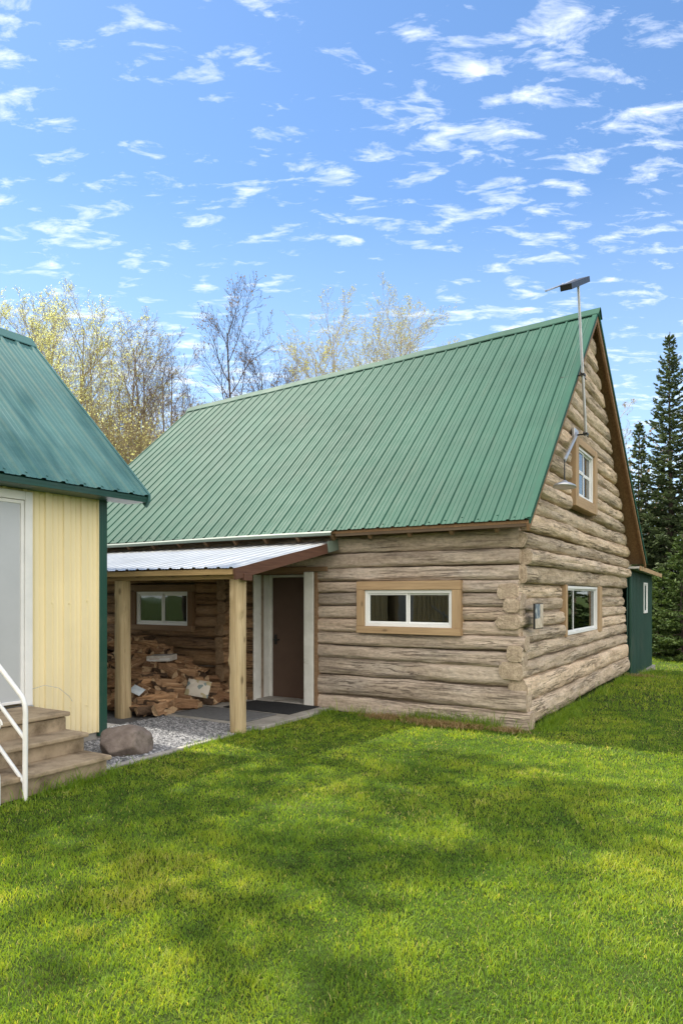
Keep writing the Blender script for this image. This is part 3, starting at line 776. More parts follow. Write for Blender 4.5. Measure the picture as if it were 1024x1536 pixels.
rail = yard(thing('handrail', 'white bent-tube handrail beside the steps', 'handrail'))
rx, ry = HX+1.39, SE-.93
def bend(p, c, q, n=8):
    p, c, q = Vector(p), Vector(c), Vector(q)
    return [(1-t)**2*p+2*t*(1-t)*c+t*t*q for t in np.linspace(0, 1, n)]
s = MB(); rs = .72
s.tube([(rx, ry, -.05), (rx+.005, ry, .70)] + bend((rx+.005, ry, .70), (rx+.01, ry, .83), (rx-.08, ry, .88)) + [(rx-.9, ry, .88+.82*rs)], .021, 12)
s.build('top_rail', M['white'], rail)
for z in (.50, .13):
    s = MB(); s.tube([(rx, ry, z), (rx-.9, ry, z+.9*rs)], .017, 10); s.build('lower_rail', M['white'], rail)
s = MB(); s.tube([(rx-.03, ry-.22, -.05), (rx-.03, ry-.22, .20)] + bend((rx-.03, ry-.22, .20), (rx-.03, ry-.22, .27), (rx-.12, ry-.2, .27)) + [(rx-.42, ry-.12, .30)], .02, 12)
s.build('end_post', M['white'], rail)
s = MB(); s.tube([(rx-.30+.055*(1-t*.5)*math.cos(7*t), ry-.05, .60+.055*(1-t*.5)*math.sin(7*t)) for t in np.linspace(0, 1.2, 26)], .008, 8)
s.build('scroll', M['white'], rail)
s = MB(); s.tube([(rx-.62, ry, 0.54), (rx-.62, ry, 1.36)], .017, 10); s.build('baluster', M['white'], rail)

# ================================================================== ground, gravel, concrete
def sheet(name, xs, ys, zf, mat, label=None):
    X, Y = np.meshgrid(xs, ys, indexing='ij'); Z = zf(X, Y); n, m = X.shape
    V = np.stack([X, Y, Z], -1).reshape(-1, 3)
    q = np.array([[i*m+j, (i+1)*m+j, (i+1)*m+j+1, i*m+j+1] for i in range(n-1) for j in range(m-1)])
    o = fast_mesh(name, V, q, np.full(len(q), 4), mat, None, True)
    o['kind'] = 'structure'; return o
xs = np.concatenate([[-900, -300, -120, -60], np.arange(-40, 41, 1.), [60, 120, 300, 900]])
ys = np.concatenate([[-600, -200, -80, -40], np.arange(-20, 61, 1.), [90, 160, 400, 1200]])
lawn = sheet('lawn_ground', xs, ys, lambda X, Y: ground(X, Y)-.012, M['lawn'])
def ysheet(name, x0, x1, y0, y1, z, th, mat, bevel=0.):
    m = MB(); m.box(x0, x1, y0, y1, z-th, z); o = m.build(name, mat, None, bevel)
    yard(o); o['kind'] = 'structure'; return o
GX1 = -2.99
ysheet('gravel_ground', HX-5.4, GX1, -4.3, -.0, .004, .08, M['gravel_bed'])
ysheet('concrete_path', -5.0, -2.90, -1.72, -.06, .035, .12, M['concrete'], .012)
ysheet('path_edging', GX1-.01, GX1+.06, -4.25, -1.73, .022, .1, M['concrete'], .01)
def mat_rug(name, x0, x1, y0, y1, z, mat, label, cat):
    n, m_ = 26, 18; X, Y = np.meshgrid(np.linspace(x0, x1, n), np.linspace(y0, y1, m_), indexing='ij')
    Z = z+.010+.006*fbm(np.stack([X*2.4, Y*2.4, 0*X], -1), 5, 2); V = np.stack([X, Y, Z], -1).reshape(-1, 3)
    F = [(i*m_+j, (i+1)*m_+j, (i+1)*m_+j+1, i*m_+j+1) for i in range(n-1) for j in range(m_-1)]
    m = MB(); m.add(V, F, 0, True); o = m.build(name, mat); yard(o)
    sol = o.modifiers.new('thick', 'SOLIDIFY'); sol.thickness = .009; sol.offset = -1
    return tag(o, label, cat)
mat_rug('doormat', -4.30, -3.10, -.86, -.10, .038, M['rubber'], 'black rubber doormat in front of the brown door', 'doormat')
mat_rug('floor_mat', -4.55, -3.25, -1.66, -.95, .038, M['mat_grey'], 'grey flat mat behind the front porch post', 'mat')

# gravel stones, one object of loose stone
def ico():
    t = (1+5**.5)/2
    v = np.array([(-1, t, 0), (1, t, 0), (-1, -t, 0), (1, -t, 0), (0, -1, t), (0, 1, t), (0, -1, -t), (0, 1, -t), (t, 0, -1), (t, 0, 1), (-t, 0, -1), (-t, 0, 1)], float)
    f = np.array([(0, 11, 5), (0, 5, 1), (0, 1, 7), (0, 7, 10), (0, 10, 11), (1, 5, 9), (5, 11, 4), (11, 10, 2), (10, 7, 6), (7, 1, 8), (3, 9, 4), (3, 4, 2), (3, 2, 6), (3, 6, 8), (3, 8, 9), (4, 9, 5), (2, 4, 11), (6, 2, 10), (8, 6, 7), (9, 8, 1)])
    return v/np.linalg.norm(v[0]), f
IV, IF = ico()
def stones(name, pts, size, mat):
    n = len(pts); s = size*rng.uniform(.6, 1.35, n)
    V = IV[None]*rng.uniform(.65, 1.25, (n, 12, 1))*np.stack([rng.uniform(.8, 1.3, n), rng.uniform(.8, 1.3, n), rng.uniform(.55, .9, n)], -1)[:, None]*s[:, None, None]
    a = rng.uniform(0, 6.28, n)[:, None]; x, y = V[..., 0].copy(), V[..., 1].copy()
    V[..., 0] = x*np.cos(a)-y*np.sin(a); V[..., 1] = x*np.sin(a)+y*np.cos(a)
    V = V+pts[:, None]
    F = (IF[None]+12*np.arange(n)[:, None, None]).reshape(-1, 3)
    return fast_mesh(name, V.reshape(-1, 3), F, np.full(len(F), 3), mat, np.repeat(rng.uniform(0, 1, n), 12))
gx = rng.uniform(-4.6, GX1-.01, 26000); gy = rng.uniform(-4.25, -1.0, 26000)
ok = ((gy < -1.74) | (gx < -5.0)) & (gx > -4.10-(gy > HY)*.6) & ~((gx < HX+.75) & (gy < SE-.05))
gp = np.stack([gx, gy, np.full_like(gx, .008)+rng.uniform(0, .012, len(gx))], -1)[ok]
gv = stones('gravel', gp, .0135, M['gravel']); yard(gv)
tag(gv, 'loose grey gravel between the two houses', 'gravel', None, 'stuff')

# boulder
def rock(name, loc, size, seed, label, mat, n=40):
    th = np.linspace(0, np.pi, n); ph = np.linspace(0, 2*np.pi, 2*n+1)[:-1]
    T, P = np.meshgrid(th, ph, indexing='ij')
    D = np.stack([np.sin(T)*np.cos(P), np.sin(T)*np.sin(P), np.cos(T)], -1)
    r = 1+.30*fbm(D*1.1+seed, seed, 2)+.10*fbm(D*3+seed, seed+3, 3)+.03*fbm(D*9, seed+6, 2)
    for k in range(9):                                         # flat faces
        q = rng.normal(size=3); q /= np.linalg.norm(q); dd = (D*q).sum(-1); r = np.where(dd > .5, np.minimum(r, .77/np.maximum(dd, .1)), r)
    V = D*r[..., None]*np.array(size); m = V.shape[1]
    V = V.reshape(-1, 3)
    F = [(i*m+j, (i+1)*m+j, (i+1)*m+(j+1) % m, i*m+(j+1) % m) for i in range(n-1) for j in range(m)]
    mb = MB(); mb.add(V, F, 0, True); o = mb.build(name, mat); o.location = loc
    return tag(o, label, 'rock')
bx, by = -2.30, 7.32
o = rock('boulder', (bx, by, .10), (.325, .265, .20), 12, 'large brown boulder at the corner of the yellow house', M['stone']); o.rotation_euler = (0, 0, .5)

# ================================================================== firewood heap
def fw_mesh(kind, seed):
    rs = np.random.default_rng(seed); L = rs.uniform(.22, .33)
    if kind == 0: prof = [(math.cos(a)*.085, math.sin(a)*.085) for a in np.linspace(.0, 1.75, 7)] + [(-.012, -.012)]
    elif kind == 1: prof = [(math.cos(a)*.075, math.sin(a)*.075) for a in np.linspace(.0, 3.14, 9)]
    elif kind == 2: prof = [(-.07, -.045), (.075, -.05), (.06, .03), (.0, .055), (-.06, .035)]
    else: prof = [(math.cos(a)*.06*(1+.08*math.sin(3*a)), math.sin(a)*.055) for a in np.linspace(0, 6.28, 11)[:-1]]
    P = np.array(prof); P -= P.mean(0); P *= rs.uniform(.85, 1.2); n = 7; k = len(P); V = []
    for i, x in enumerate(np.linspace(-L/2, L/2, n)):
        tw = rs.uniform(-.06, .06); sc = 1+rs.uniform(-.07, .07)
        Q = P*sc+rs.normal(0, .0035, P.shape); c, s_ = math.cos(tw), math.sin(tw)
        xx = x+(rs.normal(0, .008, k) if i in (0, n-1) else 0)
        V.append(np.stack([np.broadcast_to(xx, (k,)), Q[:, 0]*c-Q[:, 1]*s_, Q[:, 0]*s_+Q[:, 1]*c], -1))
    V = np.vstack(V); mb = MB()
    barkf = [0]*k
    if kind in (0, 1): barkf = [1 if j < len(prof)-2 else 0 for j in range(k)]
    for j in range(k):
        mb.add(V, [(i*k+j, (i+1)*k+j, (i+1)*k+(j+1) % k, i*k+(j+1) % k) for i in range(n-1)], barkf[j])
    mb.add(V[:k], [tuple(range(k))], 2); mb.add(V[-k:], [tuple(range(k))[::-1]], 2)
    return mb
FW = []
for k in range(12):
    o = fw_mesh((0, 2, 0, 1, 2, 0, 3, 2, 0, 1, 2, 2)[k], 100+k).build('firewood', [M['firewood'], M['bark'], M['wood_cut']])
    tag(o, 'split brown firewood piece in the loose heap under the porch', 'firewood', 'split firewood pieces heaped loosely under the porch'); FW.append(o)
def heap(x, y):
    r_ = np.clip((-4.5-x)/2.1, 0, 1)**.9; f = np.clip((y+2.05)/1.25, 0, 1)**.7
    return .92*min(r_, 1)*(.25+.75*f) if y > -2.05 else 0.
spots = []
tries = 0
while len(spots) < 275 and tries < 30000:
    tries += 1
    x = random.uniform(-7.1, -4.45); y = random.uniform(-1.98, -.16); hh = heap(x, y)
    if hh < .03: continue
    layer = random.choice((0, 0, 0, 1)); z = max(.075, hh-.02-.12*layer)
    p = (x, y, z)
    if any((p[0]-q[0])**2+(p[1]-q[1])**2+((p[2]-q[2])*1.3)**2 < .0125 for q in spots): continue
    spots.append(p)
for i, p in enumerate(spots):
    o = FW[i] if i < len(FW) else FW[random.randrange(len(FW))].copy()
    if i >= len(FW): COL.objects.link(o)
    o.location = W(p[0], p[1], p[2]+.03)
    e = .01
    gxs = (heap(p[0]+e, p[1])-heap(p[0]-e, p[1]))/(2*e); gys = (heap(p[0], p[1]+e)-heap(p[0], p[1]-e))/(2*e)
    yaw = random.gauss(1.15, .6) if random.random() < .55 else random.gauss(.1, .5)+(math.pi if random.random() < .5 else 0)
    dl = Vector((math.cos(yaw), math.sin(yaw), .55*max(-1, min(1, gxs*math.cos(yaw)+gys*math.sin(yaw)))))
    dw = Matrix.Rotation(ROT, 3, 'Z') @ dl
    o.rotation_mode = 'QUATERNION'; o.rotation_quaternion = dw.to_track_quat('X', 'Z') @ Euler((random.uniform(0, 6.28), 0, 0)).to_quaternion()
# box and paper bag lying on the heap
def place(o, x, y, z, e): o.location = W(x, y, z); o.rotation_euler = (e[0], e[1], e[2]+ROT); return o
m = MB(); m.box(-.20, .20, -.13, .13, -.045, .045, 0); m.box(-.201, .201, -.131, -.1305, -.028, .006, 1); m.box(-.15, .02, -.1318, -.1312, -.006, .002, 2)
o = m.build('flat_carton', [M['cardboard'], speckled('carton_band', (.55, .56, .58), (.66, .66, .67), 8, .7), speckled('carton_print', (.3, .1, .06), (.35, .14, .08), 8, .7)], None, .003)
tag(place(o, -5.72, -.72, heap(-5.72, -.72)+.13, (.04, -.05, .35)), 'flat pale printed carton lying on top of the firewood heap', 'box')
n = 16; U, V_ = np.meshgrid(np.linspace(-1, 1, n), np.linspace(-1, 1, n), indexing='ij')
puff = .035*(1-U**4)*(1-V_**4)+.008*fbm(np.stack([U*3, V_*3, 0*U], -1), 3, 3)
top = np.stack([U*.18, V_*.13, puff], -1).reshape(-1, 3); bot = np.stack([U*.18, V_*.13, -puff-.001], -1).reshape(-1, 3)
q = [(i*n+j, (i+1)*n+j, (i+1)*n+j+1, i*n+j+1) for i in range(n-1) for j in range(n-1)]
m = MB(); m.add(top, q, 0, True); m.add(bot, [f[::-1] for f in q], 0, True)
def bag_mat():
    mm, nt = nodes('printed_bag')
    v = nd(nt, 'ShaderNodeTexVoronoi', {'Vector': coords(nt, 'Object'), 'Scale': 14.}).outputs['Color']
    sx = nd(nt, 'ShaderNodeSeparateColor', {'Color': v}).outputs[0]
    c = ramp(nt, sx, [(0., (.50, .46, .40)), (.55, (.56, .52, .46)), (.6, (.17, .22, .22)), (.8, (.35, .30, .18))], 'CONSTANT')
    finish(nt, c, .55, .4); return mm
o = m.build('paper_bag', bag_mat())
tag(place(o, -4.72, -.95, .30, (R(62), R(8), .45)), 'crumpled printed paper bag leaning on the heap near the door', 'bag')
m = MB(); m.add(top*.55, q, 0, True); m.add(bot*.55, [f[::-1] for f in q], 0, True)
o = m.build('plastic_bag', speckled('pale_blue_plastic', (.42, .50, .58), (.62, .68, .74), 9, .4))
tag(place(o, -5.18, -1.72, .33, (R(35), R(20), .2)), 'small pale blue plastic bag on the firewood beside the back porch post', 'bag')

# ================================================================== things fixed to the gable
am = yard(thing('antenna_mast', 'grey antenna mast with flat black antenna rising above the gable peak', 'antenna'))
mx, my = .16, 2.95
pb, pt = Vector((.10, 3.13, 4.30)), Vector((.38, 2.42, 6.60))
def unproj(px, py, xplane):            # photo pixel -> yard point on the plane x = xplane
    k = (px-512)/1024
    y = (k*(CY+sa*xplane)-CX-ca*xplane)/(-sa-k*ca)
    Yw = CY+sa*xplane+ca*y
    return Vector((xplane, y, EYE+(893-py)/1024*Yw))
pb, pt = unproj(878, 654, .16), unproj(866.5, 428, .16)
s = MB(); s.tube([pb, pb.lerp(pt, .5), pt], .021, 12); s.build('pole', M['grey_metal'], am)
for py_, l in ((560, .16), (651, .14)):
    t = (654-py_)/(654-428); c = pb.lerp(pt, t)
    s = MB(); s.tube([c+Vector((-.36, -.02, 0)), c+Vector((.0, 0, 0))], .012, 8); s.box(c.x-.035, c.x+.035, c.y-.05, c.y+.05, c.z-.015, c.z+.015)
    s.tube([c+Vector((0, -l, 0)), c+Vector((0, l*1.4, -.01))], .009, 8)
    s.build('bracket', M['black'], am)
top = pt
s = MB(); d = Vector((-.55, .10, .085)).normalized()
a, b_ = unproj(848, 431, .16), unproj(876, 420, .16)
dd = (b_-a); s.beam(a+Vector((0, 0, .0)), b_, .16, .085); s.build('antenna_box', M['black'], am, .006)
s = MB(); e = unproj(818, 436.5, .0); s.beam(unproj(862, 421.5, .12)+Vector((0, 0, .02)), unproj(843, 428.5, .06), .03, .03); s.tube([unproj(846, 426, .1), e], .012, 8)
s.tube([unproj(843, 425, .05), unproj(844, 430, .05)], .012, 6)
s.build('antenna_arm', M['grey_metal'], am)

lamp = yard(thing('yard_lamp', 'grey yard lamp on a bent arm beside the upper gable window', 'lamp'))
l0 = unproj(862, 652, -.03); l1 = unproj(846, 690, .16); l2 = unproj(846, 724, .26)
s = MB(); s.box(-.05, .0, l0.y-.16, l0.y+.10, l0.z-.10, l0.z+.08); s.build('wall_plate', M['grey_metal'], lamp, .01)
s = MB(); s.beam(l0+Vector((.03, 0, .02)), l1, .035, .06); s.build('arm', M['grey_metal'], lamp, .01)
s = MB(); s.tube([l1, l2], .008, 8); s.build('drop_rod', M['black'], lamp)
s = MB(); K = 28; prof2 = [(.0, .055), (.07, .05), (.10, .03), (.20, .012), (.31, -.02), (.32, -.045), (.27, -.05), (.0, -.045)]
V = [(l2.x+math.cos(a)*r_*.45, l2.y+math.sin(a)*r_*.76, l2.z-.02+z_*.9) for r_, z_ in prof2 for a in np.linspace(0, 2*np.pi, K+1)[:-1]]
s.add(V, [(i*K+j, (i+1)*K+j, (i+1)*K+(j+1) % K, i*K+(j+1) % K) for i in range(len(prof2)-1) for j in range(K)], 0, True)
s.build('lamp_shade', M['grey_metal'], lamp)

def poster_mat():
    mm, nt = nodes('faded_notice')
    tc = nd(nt, 'ShaderNodeTexCoord'); sp = nd(nt, 'ShaderNodeSeparateXYZ', {'Vector': tc.outputs['Object']})
    n = noise(nt, tc.outputs['Object'], 9, 5, .65, 1.)
    pic = ramp(nt, n, [(.35, (.05, .08, .13)), (.52, (.20, .24, .28)), (.68, (.62, .63, .6))])
    pap = ramp(nt, n, [(.35, (.42, .33, .24)), (.6, (.62, .55, .46))])
    up = mth(nt, 'GREATER_THAN', sp.outputs[2], -.03)
    lf = mth(nt, 'LESS_THAN', sp.outputs[1], .035)
    finish(nt, mixc(nt, mth(nt, 'MULTIPLY', up, lf), pap, pic), .5, .4); return mm
o = MB()
o.box(-.025, .0, -.19, .19, -.165, .165, 0); o.box(.001, .004, -.18, .18, -.155, .155, 1)
nz = o.build('notice_plaque', [M['black'], poster_mat()], None, .002)
c = unproj(804, 924, .0); nz.location = W(.035, c.y, c.z); nz.rotation_euler = (0, 0, ROT)
tag(nz, 'small faded picture plaque on the log corner beside the gable window', 'plaque')
m = MB(); p0 = Vector((HX+.05, HY-.80, .66))
m.tube([(HX+.03, HY-.98, .70), (HX+.10, HY-.85, .74), (HX+.16, HY-.72, .70), (HX+.20, HY-.62, .60), (HX+.2, HY-.58, .54)], .003, 6)
o = m.build('loose_wire', M['grey_metal']); yard(o); tag(o, 'thin loose wire curving out beside the yellow house door', 'wire')

# ================================================================== trees
def tubes(groups):
    """groups: {(npts, sides): [(pts, radii)...]} -> arrays for one mesh."""
    VV, LL, base = [], [], 0
    for (n, k), lst in groups.items():
        P = np.array([a for a, _ in lst]); Rr = np.array([b for _, b in lst]); N = len(lst)
        D = np.empty_like(P); D[:, 1:-1] = P[:, 2:]-P[:, :-2]; D[:, 0] = P[:, 1]-P[:, 0]; D[:, -1] = P[:, -1]-P[:, -2]
        D /= np.linalg.norm(D, axis=-1, keepdims=True)+1e-9
        ref = np.where(np.abs(D[..., 2:3]) < .9, np.array([0, 0, 1.]), np.array([1., 0, 0]))
        A = np.cross(D, ref); A /= np.linalg.norm(A, axis=-1, keepdims=True)+1e-9; B = np.cross(A, D)
        t = np.arange(k)*2*np.pi/k
        V = P[:, :, None]+(A[:, :, None]*np.cos(t)[:, None]+B[:, :, None]*np.sin(t)[:, None])*Rr[:, :, None, None]
        i, j = np.meshgrid(np.arange(n-1), np.arange(k), indexing='ij')
        q = np.stack([i*k+j, i*k+(j+1) % k, (i+1)*k+(j+1) % k, (i+1)*k+j], -1).reshape(-1, 4)
        LL.append((q[None]+(np.arange(N)*n*k)[:, None, None]+base).reshape(-1, 4)); VV.append(V.reshape(-1, 3)); base += N*n*k
    return np.vstack(VV), np.vstack(LL)
def bark_mat(name, c1, c2):
    return speckled(name, c1, c2, 5, .9, 30, .6, .15, stretch=(3, 3, .6), bdist=.02)
M['bark_brown'] = bark_mat('brown_bark', (.12, .09, .066), (.27, .21, .16))
M['bark_dark'] = bark_mat('dark_bark', (.045, .034, .030), (.12, .095, .08))
M['bark_pale'] = bark_mat('pale_bark', (.30, .25, .18), (.50, .44, .34))
M['bark_olive'] = bark_mat('olive_bark', (.20, .16, .09), (.40, .33, .20))
M['bud_yellow'] = leaf_mat('yellow_buds', (.58, .61, .26), (.83, .85, .50), .6)
M['bud_pale'] = leaf_mat('pale_buds', (.42, .42, .14), (.62, .60, .30), .5)
M['bud_brown'] = leaf_mat('brown_buds', (.20, .135, .10), (.38, .27, .18), .3)
M['leaf_green'] = leaf_mat('young_leaves', (.10, .17, .03), (.22, .28, .06), .5)
M['needle_dark'] = leaf_mat('spruce_needles', (.045, .075, .034), (.14, .18, .08), .2, .7)
M['needle_mid'] = leaf_mat('fir_needles', (.035, .070, .018), (.12, .17, .045), .25, .7)

def dtree(name, label, loc, H, seed, bark, bud, spread=.33, nbud=6000, bsize=.05, stems=1, base_h=.25, twig=1., group=None, crown=True, up=.35, cat='tree', lean_=(0, 0), aim=True):
    rs = random.Random(seed); G = {}; tips = []
    def grow(p, d, L, r, lv):
        n = (9, 6, 5, 4, 3)[lv]; k = (8, 6, 4, 3, 3)[lv]
        pts = [p]; rad = [r]; q = p.copy(); dd = d.copy()
        for i in range(n-1):
            wob = (.02, .085, .13, .19, .25)[lv]
            dd = (dd+Vector((rs.gauss(0, wob), rs.gauss(0, wob), rs.gauss(0, wob*.6)+up*(.16 if lv else .12)))).normalized()
            q = q+dd*(L/(n-1)); pts.append(q.copy()); rad.append(max(r*(1-.78*(i+1)/(n-1)), .004))
        G.setdefault((n, k), []).append(([tuple(v) for v in pts], rad))
        if lv >= 3:
            for v in pts[1:]: tips.append((tuple(v), tuple(dd)))
        if lv >= 4 or L < .12: return
        cnt = ((rs.randint(16, 21)) if lv == 0 else rs.randint(9, 12) if lv == 1 else rs.randint(5, 7) if lv == 2 else rs.randint(3, 4))
        cnt = max(2, int(cnt*(twig if lv else 1)))
        for c in range(cnt):
            t = (base_h+(1-base_h)*(c+rs.random())/cnt) if lv == 0 else .2+.8*(c+rs.random())/cnt
            t = min(t, .985); fi = t*(n-1); i0 = int(fi); f = fi-i0
            pp = pts[i0].lerp(pts[min(i0+1, n-1)], f); ax = (pts[min(i0+1, n-1)]-pts[i0]).normalized()
            ang = rs.uniform(R(22), R(44)) if lv else rs.uniform(R(22), R(46))
            side = Vector((rs.gauss(0, 1), rs.gauss(0, 1), rs.gauss(0, .7))); side = (side-ax*side.dot(ax)).normalized()
            nd_ = (ax*math.cos(ang)+side*math.sin(ang)).normalized()
            if lv == 0: LL = H*spread*(1.35-.78*t)*rs.uniform(.75, 1.2)
            else: LL = L*rs.uniform(.36, .62)*(1.1-.5*t)
            rr = max(.004, rad[min(i0, n-1)]*rs.uniform(.42, .62))
            grow(pp, nd_, LL, rr, lv+1)
    for s in range(stems):
        a = rs.uniform(0, 6.28); off = Vector((math.cos(a), math.sin(a), 0))*(.0 if stems == 1 else .25)
        d0 = Vector((math.cos(a)*(.03 if stems == 1 else .06)+lean_[0], math.sin(a)*(.03 if stems == 1 else .06)+lean_[1], 1)).normalized()
        grow(off+Vector((0, 0, -.2)), d0, H*(1. if s == 0 else rs.uniform(.8, 1.)), H*.0085*(1 if stems == 1 else .8), 0)
    t = thing(name, label, cat, (loc[0], loc[1], float(ground(loc[0], loc[1]))), 0, group)
    V, L4 = tubes(G)
    if aim: sl_ = (H-EYE)/loc[1]; k_ = float(np.min(H/np.maximum(V[:, 2]-sl_*V[:, 1], .5)))
    else: k_ = H/V[:, 2].max()
    V = V*k_
    fast_mesh('trunk', V, L4, np.full(len(L4), 4), bark, None, True, t)
    if nbud:
        T = np.array([a for a, _ in tips])*k_; idx = rng.integers(0, len(T), nbud)
        C = T[idx]+rng.normal(0, .05, (nbud, 3))
        leaves(t, C, bsize, bud)
    return t
def leaves(parent, C, size, mat, name='crown', asp=.6):
    n = len(C); a = rng.normal(size=(n, 3)); a /= np.linalg.norm(a, axis=1, keepdims=True)
    b = rng.normal(size=(n, 3)); b = np.cross(a, b); b /= np.linalg.norm(b, axis=1, keepdims=True)
    s = size*rng.uniform(.55, 1.4, (n, 1))
    V = np.stack([C-a*s, C-b*s*asp, C+a*s, C+b*s*asp], 1).reshape(-1, 3)
    L = np.arange(4*n)
    return fast_mesh(name, V, L, np.full(n, 4), mat, np.repeat(rng.uniform(0, 1, n), 4), False, parent)

def spruce(name, label, loc, H, Rb, seed, mat, dens=1., z0=.25, group=None, drop=.25, gap=0.):
    rs = np.random.default_rng(seed); G = {}; NP, ND, NS = [], [], []
    n = 9; tp = [(math.sin(i*.9+seed)*.02*(i > 0), math.cos(i*1.3+seed)*.02*(i > 0), -.2+(H+.2)*i/(n-1)) for i in range(n)]
    G[(n, 8)] = [(tp, [max(.012, H*.0125*(1-i/(n-1))) for i in range(n)])]
    z = z0
    while z < H-.12:
        f = 1-z/H; Lb = Rb*(f**.85)*(.9 if z > H*.12 else .75)+.06
        k = int((5 if f < .1 else 7))
        a0 = rs.uniform(0, 6.28)
        for j in range(k):
            if rs.random() < gap: continue
            a = a0+j*6.283/k+rs.normal(0, .22); L = Lb*rs.uniform(.62, 1.18); el = .55*(1-f)**1.5+rs.normal(0, .08)-drop*f*.5
            m = 5; pts = []
            for i in range(m):
                t = i/(m-1); r_ = L*t
                zz = z+r_*math.tan(el)*.9-drop*L*.35*math.sin(t*2.2)+.16*L*t**3+rs.normal(0, .015)
                pts.append((math.cos(a)*r_*.98, math.sin(a)*r_*.98, zz))
            G.setdefault((5, 3), []).append((pts, [max(.004, .011*(L+.3)*(1-.8*i/(m-1))) for i in range(m)]))
            P = np.array(pts); nt_ = max(4, int(L*18*dens))
            for q in range(nt_):
                t = rs.uniform(.12, 1.)**.8; fi = t*(m-1); i0 = min(int(fi), m-2); c = P[i0]+(P[i0+1]-P[i0])*(fi-i0)
                d = P[i0+1]-P[i0]; d = d/(np.linalg.norm(d)+1e-9); sgn = rs.choice((-1, 1)); sd_ = np.array([-d[1], d[0], 0.])*sgn
                w = d*.75+sd_*rs.uniform(.5, 1.1)+np.array([0, 0, rs.uniform(-.35, .12)]); w /= np.linalg.norm(w)
                tl = L*rs.uniform(.16, .30)*(1.15-t*.7)+.05
                kk = max(2, int(tl/.065))
                for s in range(kk): NP.append(c+w*tl*(s+.5)/kk); ND.append(w); NS.append(rs.uniform(.8, 1.3))
        z += rs.uniform(.17, .26)*(.65+.6*f)*(1.1 if dens < 1 else 1)
    NP = np.array(NP); ND = np.array(ND); NS = np.array(NS)[:, None]; N = len(NP)
    rep = 2; NP = np.repeat(NP, rep, 0); ND = np.repeat(ND, rep, 0); NS = np.repeat(NS, rep, 0); N *= rep
    D = ND+rs.normal(0, .35, (N, 3)); D /= np.linalg.norm(D, axis=1, keepdims=True)
    B = np.cross(D, rs.normal(size=(N, 3))); B /= np.linalg.norm(B, axis=1, keepdims=True)
    s = .068*NS; NP = NP+rs.normal(0, .015, (N, 3))
    V = np.stack([NP-D*s, NP-B*s*.34, NP+D*s*1.1, NP+B*s*.34], 1).reshape(-1, 3)
    t = thing(name, label, 'tree', (loc[0], loc[1], float(ground(loc[0], loc[1]))), 0, group)
    VV, L4 = tubes(G); fast_mesh('trunk', VV, L4, np.full(len(L4), 4), M['bark_dark'], None, True, t)
    fast_mesh('crown', V, np.arange(4*N), np.full(N, 4), mat, np.repeat(np.clip(rs.normal(.45, .25, N), 0, 1), 4), False, t)
    return t
def at(px, Y): return ((px-512)/1024*Y, Y)
def hgt(py, Y): return EYE+(893-py)/1024*Y
BK = 'bare and budding trees behind the cabin'
T = [  # px, tip py, depth, bark, bud, nbud, bsize, stems, spread, label
 (8, 402, 27, 'bark_olive', 'bud_yellow', 15000, .028, 2, .30, 'yellow budding tree rising over the ridge of the yellow house, at the frame edge'),
 (70, 418, 30, 'bark_olive', 'bud_yellow', 14000, .028, 2, .30, 'tall yellow budding tree just right of the one at the frame edge'),
 (128, 415, 29, 'bark_olive', 'bud_yellow', 12000, .028, 2, .28, 'yellow budding tree beside the bare brown trees, third from the frame edge'),
 (40, 432, 34, 'bark_olive', 'bud_yellow', 10000, .028, 2, .30, 'yellow budding tree set farther back between the two nearest the frame edge'),
 (100, 440, 35, 'bark_olive', 'bud_yellow', 10000, .028, 3, .30, 'yellow budding tree set farther back, right of the tall ones'),
 (156, 446, 33, 'bark_olive', 'bud_yellow', 8000, .028, 3, .28, 'pale yellow budding tree where the yellow ones give way to bare ones'),
 (186, 458, 28, 'bark_brown', 'bud_pale', 7000, .026, 2, .26, 'thin brown tree with sparse buds above the rake of the yellow house'),
 (222, 462, 31, 'bark_brown', 'bud_yellow', 5200, .026, 2, .24, 'forked brown tree with few buds between the two roofs'),
 (262, 488, 28, 'bark_brown', 'bud_brown', 1500, .03, 3, .22, 'bare reddish brown tree just left of the cabin ridge end'),
 (354, 405, 26, 'bark_dark', 'bud_brown', 1600, .036, 1, .31, 'tall dark bare tree standing alone behind the ridge'),
 (418, 508, 30, 'bark_dark', 'bud_brown', 1500, .04, 2, .24, 'low bare grey tree just right of the tall dark tree'),
 (452, 530, 33, 'bark_brown', 'bud_brown', 1500, .04, 2, .24, 'small bare brown tree peeping over the ridge beside the pale birches'),
 (308, 560, 31, 'bark_brown', 'bud_brown', 1200, .04, 2, .22, 'short bare tree at the left end of the ridge'),
 (528, 428, 30, 'bark_pale', 'bud_pale', 19000, .026, 3, .33, 'pale birch with light buds, slimmer of the two birches'),
 (574, 408, 31, 'bark_pale', 'bud_pale', 24000, .026, 3, .34, 'pale birch with light buds, taller of the two birches'),
 (482, 505, 33, 'bark_pale', 'bud_pale', 2500, .045, 1, .24, 'small pale budding tree below the two birches'),
 (642, 496, 37, 'bark_pale', 'bud_pale', 3000, .05, 1, .22, 'faint pale tree showing its tip above the middle of the ridge'),
]
for i, (px, py, Y, bk, bd, nb, bs, stm, spd, lab) in enumerate(T):
    nm = {'bud_yellow': 'budding_tree', 'bud_pale': 'birch_tree' if bk == 'bark_pale' else 'budding_tree', 'bud_brown': 'bare_tree'}[bd]
    dtree(nm, lab, at(px, Y), hgt(py, Y), 40+i, M[bk], M[bd], spd, int(nb*.8), bs, stm, .2, .9, BK)
